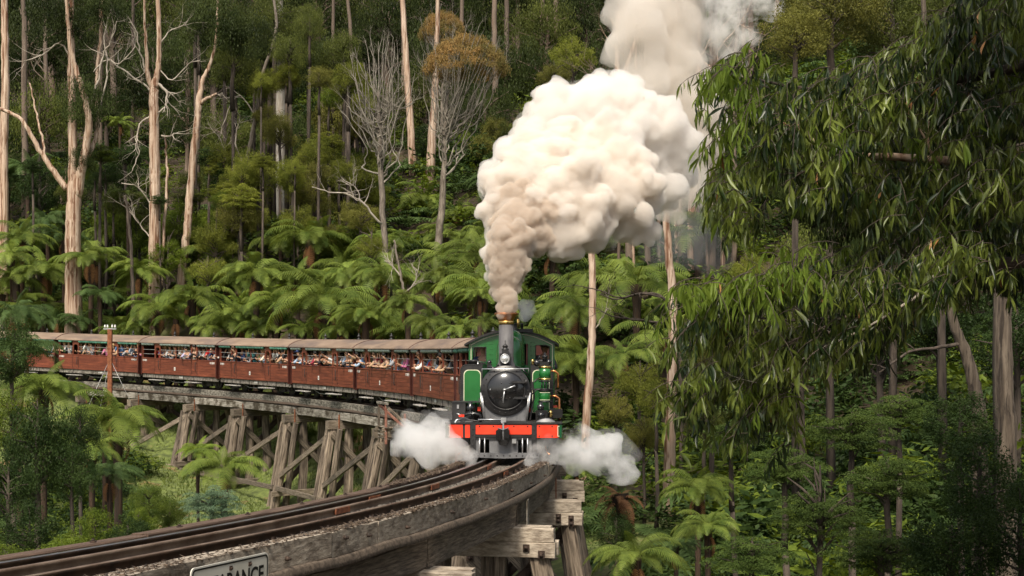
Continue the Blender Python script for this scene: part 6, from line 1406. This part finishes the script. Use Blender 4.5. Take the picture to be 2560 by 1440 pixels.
def skin_mesh(name,chain,edges,rad,sub=1):
    me=bpy.data.meshes.new(name); me.from_pydata(chain,edges,[]); o=bpy.data.objects.new(name,me); COL.objects.link(o)
    md=o.modifiers.new('s','SKIN'); ly=me.skin_vertices[0].data
    for i,r in enumerate(rad): ly[i].radius=(r,r) if not hasattr(r,'__len__') else r
    ly[0].use_root=True; md.use_smooth_shade=True
    if sub: o.modifiers.new('d','SUBSURF').levels=sub
    dg=bpy.context.evaluated_depsgraph_get(); m=bpy.data.meshes.new_from_object(o.evaluated_get(dg)); bpy.data.objects.remove(o); bpy.data.meshes.remove(me); m.name=name; m.materials.clear(); return m
def person_proto(pose):
    # origin on the floor under the hips, facing -Y
    st={'rest':(.50,.98),'camera':(.50,1.0),'stand':(.78,1.30),'lean':(.52,.92),'reach':(.55,1.02),'turn':(.5,.98)}[pose]
    hz,sz=st; sy={'rest':-.14,'camera':-.10,'stand':-.12,'lean':-.30,'reach':-.18,'turn':-.06}[pose]
    hy=sy-(.06 if pose!='lean' else .14); hd=sz+.24
    V=[(0,0,hz),(0,sy*.5,hz+.22),(0,sy,sz),(0,sy-.01,sz+.07),(0,hy,hd-.07),(0,hy,hd+.02),(0,hy+.01,hd+.09)]; r=[(.15,.11),(.14,.10),(.12,.09),.045,.075,.085,.06]; E=[(0,1),(1,2),(2,3),(3,4),(4,5),(5,6)]
    arms={}
    for s_ in (-1,1):
        sh=(s_*.17,sy,sz-.02)
        if pose in('rest','turn'): el=(s_*.25,sy-.10,sz-.27); ha=(s_*.10,-.50,.83)
        elif pose=='camera': el=(s_*.24,sy-.18,sz-.16); ha=(s_*.06,hy-.17,hd+.0)
        elif pose=='stand': el=(s_*.24,sy-.12,sz-.26); ha=(s_*.16,-.46,.86+.2)
        elif pose=='lean': el=(s_*.26,sy-.16,sz-.2); ha=(s_*.16,-.66,.74)
        else: el=(s_*.25,sy-.2,sz-.12) if s_>0 else (s_*.25,sy-.1,sz-.27); ha=(s_*.2,-.72,sz+.08) if s_>0 else (s_*.1,-.48,.84)
        b=len(V); wr=Vector(el).lerp(Vector(ha),.8); V+=[sh,el,tuple(wr),ha]; r+=[.062,.045,.030,.034]; E+=[(2,b),(b,b+1),(b+1,b+2),(b+2,b+3)]; arms[s_]=(sh,el,ha)
    for s_ in (-1,1):
        b=len(V)
        if pose=='stand': V+=[(s_*.09,0,hz-.04),(s_*.1,-.06,hz*.5),(s_*.1,0,.06),(s_*.1,-.12,.04)]
        else: V+=[(s_*.09,-.02,hz-.02),(s_*.10,-.26,hz-.02),(s_*.10,-.24,.08),(s_*.1,-.33,.04)]
        r+=[.085,.065,.045,.04]; E+=[(0,b),(b,b+1),(b+1,b+2),(b+2,b+3)]
    body=skin_mesh('body',V,E,r)
    Vs=[(0,0,hz+.02),(0,sy*.5,hz+.22),(0,sy,sz),(0,sy-.005,sz+.045)]; rs=[(.165,.13),(.155,.12),(.14,.11),.07]; Es=[(0,1),(1,2),(2,3)]
    for s_ in (-1,1):
        sh,el,ha=arms[s_]; b=len(Vs); m_=tuple(Vector(el).lerp(Vector(ha),.55)); Vs+=[sh,el,m_]; rs+=[.078,.06,.045]; Es+=[(2,b),(b,b+1),(b+1,b+2)]
    shirt=skin_mesh('shirt',Vs,Es,rs)
    Vt=[(0,0,hz+.03)]; rt=[(.17,.135)]; Et=[]
    for s_ in (-1,1):
        b=len(Vt)
        if pose=='stand': Vt+=[(s_*.09,0,hz-.04),(s_*.1,-.06,hz*.5),(s_*.1,0,.12)]
        else: Vt+=[(s_*.09,-.02,hz-.02),(s_*.10,-.26,hz-.02),(s_*.10,-.24,.14)]
        rt+=[.10,.08,.06]; Et+=[(0,b),(b,b+1),(b+1,b+2)]
    tr=skin_mesh('trousers',Vt,Et,rt)
    hb=MB(); hb.lathe([(.096,-.02),(.112,.03),(.108,.08),(.08,.125),(.04,.145),(0,.15)],14,Matrix.Translation((0,hy+.025,hd)))
    hb.lathe([(.06,-.10),(.09,-.04),(.10,.03)],12,Matrix.Translation((0,hy+.045,hd)))
    hair=hb.mesh('hair',HAIRS['dark'])
    fb=MB(); 
    for s_ in (-1,1): fb.ball((s_*.032,hy-.083,hd+.01),.010)
    fb.box(-.022,hy-.088,hd-.052,.022,hy-.078,hd-.045)
    face=fb.mesh('eyes_and_mouth',FACE)
    nose=MB().ball((0,hy-.088,hd-.018),.014,sc=(.8,1.2,1.3)).ball((-.088,hy,hd),.02,sc=(.4,1,1.3)).ball((.088,hy,hd),.02,sc=(.4,1,1.3)).mesh('nose_and_ears',SKINS[0])
    hat=MB().lathe([(.17,.045),(.165,.055),(.11,.06),(.108,.11),(.09,.15),(0,.165)],16,Matrix.Translation((0,hy+.01,hd))).mesh('hat',CLM['pink'])
    cap=MB().lathe([(.112,.03),(.112,.08),(.085,.13),(0,.15)],14,Matrix.Translation((0,hy+.01,hd))).box(-.07,hy-.19,hd+.045,.07,hy-.08,hd+.058).mesh('cap',CLM['dark grey'])
    return dict(body=body,shirt=shirt,trousers=tr,hair=hair,face=face,nose=nose,hat=hat,cap=cap,hy=hy,hd=hd)
PRO={p:person_proto(p) for p in ('rest','camera','stand','lean','reach')}
PTXT={'rest':'resting arms on the sill','camera':'holding a camera to the face','stand':'standing at the rail','lean':'leaning out over the sill','reach':'reaching an arm out'}
CTXT=['the carriage nearest the engine','the last carriage before the engine','the carriage above the refuge platform','the carriage with red-topped passengers','the bright green blinds carriage','the carriage left of the bright green blinds one','the carriage behind the rusty pole','the rearmost carriage']
def mesh_mat(o,m): o.data.materials.append(m) if not o.data.materials else None; o.material_slots[0].link='OBJECT'; o.material_slots[0].material=m
def person(mtx,pose,shirt,hair='dark',skin=0,sc=1.0,hat=None,trs='dark grey',label=None,camera=False,group='passengers looking out of the train'):
    p=PRO[pose]; t=thing('person',label,'person',group=group); t.matrix_world=mtx@Matrix.Scale(sc,4)
    for nm,key,m in (('body','body',SKINS[skin]),('shirt','shirt',CLM[shirt]),('trousers','trousers',CLM[trs]),('hair','hair',HAIRS[hair]),('eyes_and_mouth','face',FACE),('nose_and_ears','nose',SKINS[skin])):
        if key=='hair' and hat: continue
        o=put(nm,p[key],t); mesh_mat(o,m)
    if hat:
        o=put(hat[0],p['hat' if hat[0]=='hat' else 'cap'],t); mesh_mat(o,CLM[hat[1]])
        if hat[0]=='hat': o2=put('hair',p['hair'],t,scale=(.95,.95,.96)); mesh_mat(o2,HAIRS[hair])
    if camera:
        c=MB().box(-.06,-.03,-.035,.06,.02,.035,ch=.006).lathe([(.03,.0),(.03,.05),(0,.05)],10,Matrix.Translation((0,-.03,0))@Matrix.Rotation(math.pi/2,4,'X')).build('camera',M['black_gloss'])
        c.matrix_world=t.matrix_world@Matrix.Translation((0,p['hy']-.19,p['hd']+.0)); tag(c,'small black camera held up by '+(label or 'a person').replace('holding a camera to the face ','').replace('person','the person'),'camera','cameras held by passengers')
        c['label']=' '.join(c['label'].split()[:16])
    return t
PPL=[(72,'dark grey','rest'),(95,'black','rest'),(109,'brown','rest'),(131,'white','camera'),(157,'black','rest'),(168,'white','stand'),
(205,'black','rest'),(219,'white','camera'),(253,'olive','stand'),(264,'pink','rest'),(284,'cream','stand'),(300,'blue','camera'),(312,'dark grey','stand'),(321,'grey','lean'),(342,'black','lean'),(358,'dark grey','stand'),
(396,'red','camera'),(424,'white','rest'),(438,'black','rest'),(461,'white','rest'),(472,'lavender','lean'),(485,'cream','rest'),(495,'black','lean'),(508,'brown','rest'),(523,'red','reach'),(537,'grey','rest'),(548,'white','rest'),
(568,'black','camera'),(587,'dark grey','camera'),(600,'black','lean'),(617,'dark grey','stand'),(634,'teal','camera'),(655,'olive','rest'),(671,'cream','lean'),(687,'tan','rest'),(704,'black','reach'),(717,'dark grey','camera'),(727,'grey','stand'),
(755,'light blue','lean'),(769,'white','rest'),(780,'maroon','rest'),(795,'red','stand'),(807,'black','rest'),(815,'brown','camera'),(827,'cream','rest'),(843,'white','reach'),(854,'black','rest'),(867,'navy','stand'),(876,'dark grey','lean'),
(889,'tan','reach'),(907,'blue','camera'),(926,'brown','camera'),(940,'grey','rest'),(952,'tan','lean'),(965,'cream','rest'),(975,'dark grey','stand'),(988,'white','rest'),(1002,'grey','lean'),(1017,'pink','rest'),
(1049,'light blue','stand'),(1064,'tan','rest'),(1074,'blue','stand'),(1083,'red','rest'),(1096,'white','stand'),(1124,'tan','lean'),(1141,'dark grey','camera'),
(84,'grey','stand'),(119,'navy','rest'),(145,'light blue','rest'),(213,'tan','rest'),(232,'grey','rest'),(244,'brown','stand'),(292,'tan','lean'),(330,'light blue','camera'),(350,'pink','rest'),(405,'navy','stand'),(415,'grey','rest'),(449,'teal','stand'),(478,'dark grey','stand'),(501,'grey','camera'),(515,'white','stand'),(530,'navy','camera'),(576,'white','rest'),(609,'navy','rest'),(625,'grey','rest'),(644,'black','stand'),(662,'light blue','rest'),(680,'black','stand'),(697,'white','camera'),(711,'tan','lean'),(732,'red','rest'),(762,'tan','camera'),(788,'grey','rest'),(801,'maroon','lean'),(820,'black','lean'),(835,'tan','rest'),(860,'grey','rest'),(870,'light blue','rest'),(899,'light blue','lean'),(915,'tan','rest'),(933,'olive','stand'),(946,'pink','rest'),(958,'maroon','camera'),(982,'tan','lean'),(995,'light blue','camera'),(1009,'tan','camera'),(1056,'dark grey','rest'),(1070,'white','lean'),(1089,'tan','rest'),(1103,'light blue','rest'),(1115,'black','camera'),(1132,'grey','stand')]
rg=random.Random(9); seen={}
ROWS=[]
for px,col,pose in PPL:
    s=find_s(px,.80,2.0,14,90)
    ci=max(0,min(7,int((s-SOFF+LP_)/LP_))); Mx=CARS[ci].matrix_world; lx=(Mx.inverted()@tp(s,.8)).x; lx=max(-3.4,min(3.4,lx))
    ROWS.append((ci,lx,px,col,pose))
for ci,lx,px,col,pose in ROWS:
    side=[r for r in ROWS if r[0]==ci and r[3]==col and r[4]==pose]
    side.sort(key=lambda r:r[2]); pos='' if len(side)==1 else (' toward its rear' if side[0][2]==px else ' toward its front')
    hat=None; hair=rg.choice(['dark','dark','dark','brown','brown','fair'])
    if px==1096: hat=('hat','pink')
    if px in (1074,755,253): hat=('cap','dark grey' if px!=755 else 'navy')
    lab_='person in '+col+' top '+PTXT[pose]+(' wearing a pink hat' if px==1096 else '')+pos+' in '+CTXT[ci]
    while len(lab_.split())>16: lab_=lab_.replace('looking ','').replace('to the face ','').replace('with red-topped passengers','with red passengers') if 'to the face' in lab_ or 'red-topped' in lab_ else ' '.join(lab_.split()[:16])
    sc=rg.uniform(1.04,1.18)*(.92 if pose=='rest' and rg.random()<.25 else 1)
    zf=.86
    if pose=='stand': zf,sc=.72,rg.uniform(.93,1.02)
    person(CARS[ci].matrix_world@Matrix.Translation((lx,-.56,zf))@Matrix.Rotation(rg.uniform(-.45,.45)+(.25 if pose!='stand' else 0),4,'Z'),pose,col,hair,rg.choice([0,0,1,1,2]),sc,hat,rg.choice(['dark grey','navy','black','blue']),lab_,camera=(pose=='camera'))
# two alike keep apart by their hair, then by who is beside them
for grp_ in ('passengers looking out of the train','cameras held by passengers'):
    sn={}
    for o in [q for q in bpy.data.objects if q.get('group')==grp_]:
        l=o['label']; n_=sn.get(l,0); sn[l]=n_+1
        if n_: 
            o['label']=' '.join((('second ' if n_==1 else 'third ')+l).split()[:16])
# crew in the cab
LM=loco.matrix_world
person(LM@Matrix.Translation((-5.5,-.68,1.05))@Matrix.Rotation(R(90),4,'Z'),'rest','navy','dark',1,1.0,('cap','navy'),'black','driver in navy cap and jacket behind the left cab window of the engine',group='engine crew')
person(LM@Matrix.Translation((-5.5,.74,1.08))@Matrix.Rotation(R(100),4,'Z'),'rest','dark grey','brown',0,1.0,None,'black','crew member behind the right cab window with an elbow out of the side',group='engine crew')
def smoke_things():
    cs=[('chimney_smoke',COLU,.035,2,18,(.84,.77,.69),13,'dense brown-grey column of fresh smoke standing straight on the copper chimney cap'),
        ('chimney_smoke',MAIN,.045,3,16,(.960,.927,.885),9,'large cream cauliflower billows of smoke above and right of the chimney column'),
        ('chimney_smoke',UP,.065,5,16,(.978,.957,.932),4.5,'bright white billows of smoke drifting up behind the chimney column'),
        ('chimney_smoke',REAR,.12,8,9,(.955,.918,.87),2.2,'thin tan smoke drifting up to the top of the view')]
    for n,p,v,s,ch,c,d,l in cs:
        o=puff_mesh(n,p,v,seed=s,children=ch,disp={2:.05,3:.11,5:.15,8:.2}[s]); o.data.materials.append(volume_mat(n,c,d,noisy=(s==8),scale=.7,lo=.34,hi=.60,dmin=.9)); tag(o,l,'smoke',kind='stuff')
    for p_,sd_,k_,l_ in ((REAR2,33,1.0,'thin pale smoke drifting away to the upper right among the trees'),(MAIN,31,1.13,'thin torn wisps around the lower billows of the chimney smoke'),(UP,32,1.2,'thin torn wisps around the upper billows of the chimney smoke')):
        o=puff_mesh('chimney_smoke',[(x,y,r*k_,Y) for x,y,r,Y in p_],.1,seed=sd_,children=7,levels=1); o.data.materials.append(volume_mat('smoke_wisps',(.98,.96,.93),2.2,noisy=True,scale=1.7,lo=.47,hi=.66,dmin=0)); tag(o,l_,'smoke',kind='stuff')
    STL=[(1010,1110,36,26.4),(1050,1100,44,26.3),(1095,1085,40,26.2),(1120,1120,40,26.2),(1070,1135,34,26.2),(1160,1140,30,26.0),(1010,1075,26,26.5),(1175,1158,20,25.9)]
    STR=[(1350,1140,34,26.2),(1400,1120,44,26.3),(1455,1125,50,26.5),(1500,1150,42,26.6),(1555,1180,36,26.8),(1520,1120,36,26.8),(1450,1090,34,26.5),(1320,1158,16,26.0)]
    for p,s,l in ((STL,11,'white steam puff low to the left of the engine over the rails'),(STR,12,'white steam puff low to the right of the engine over the bridge edge')):
        o=puff_mesh('steam',[(x,y,r*1.22,Y) for x,y,r,Y in p],.06,seed=s,children=10,levels=1); o.data.materials.append(volume_mat('steam',(.99,.99,.99),4.5,noisy=True,scale=1.5,lo=.40,hi=.60,dmin=.0)); tag(o,l,'steam',kind='stuff')
    W=[(1120,1040,34,28),(1070,1050,30,28),(1150,1060,30,27.6),(1560,1130,44,27.2),(1520,1100,40,27.2),(1020,1040,24,28)]
    o=puff_mesh('steam',W,.09,seed=14,children=10); o.data.materials.append(volume_mat('thin_steam',(.97,.97,.97),.5,noisy=False)); tag(o,'thin wisps of steam spreading out around the low white puffs','steam',kind='stuff')
    V_=[(1312,790,20,31.0),(1322,772,22,31.1),(1305,765,16,31.1)]
    o=puff_mesh('steam',V_,.04,seed=15,children=12); o.data.materials.append(volume_mat('valve_steam',(.97,.97,.97),3.0,noisy=False)); tag(o,'small white steam puff above the safety valves behind the chimney','steam',kind='stuff')
    hz=[(1700,610,80,60),(1760,560,90,58),(1640,620,60,58),(1800,480,80,58),(1780,650,60,58)]
    o=puff_mesh('smoke',hz,.35,seed=16,children=10,levels=1); o.data.materials.append(volume_mat('smoke_veil',(.90,.92,.94),.045,noisy=False)); tag(o,'faint blue-grey veil of old smoke among the pale trunks right of the plume','smoke',kind='stuff')
smoke_things()
finish_labels()
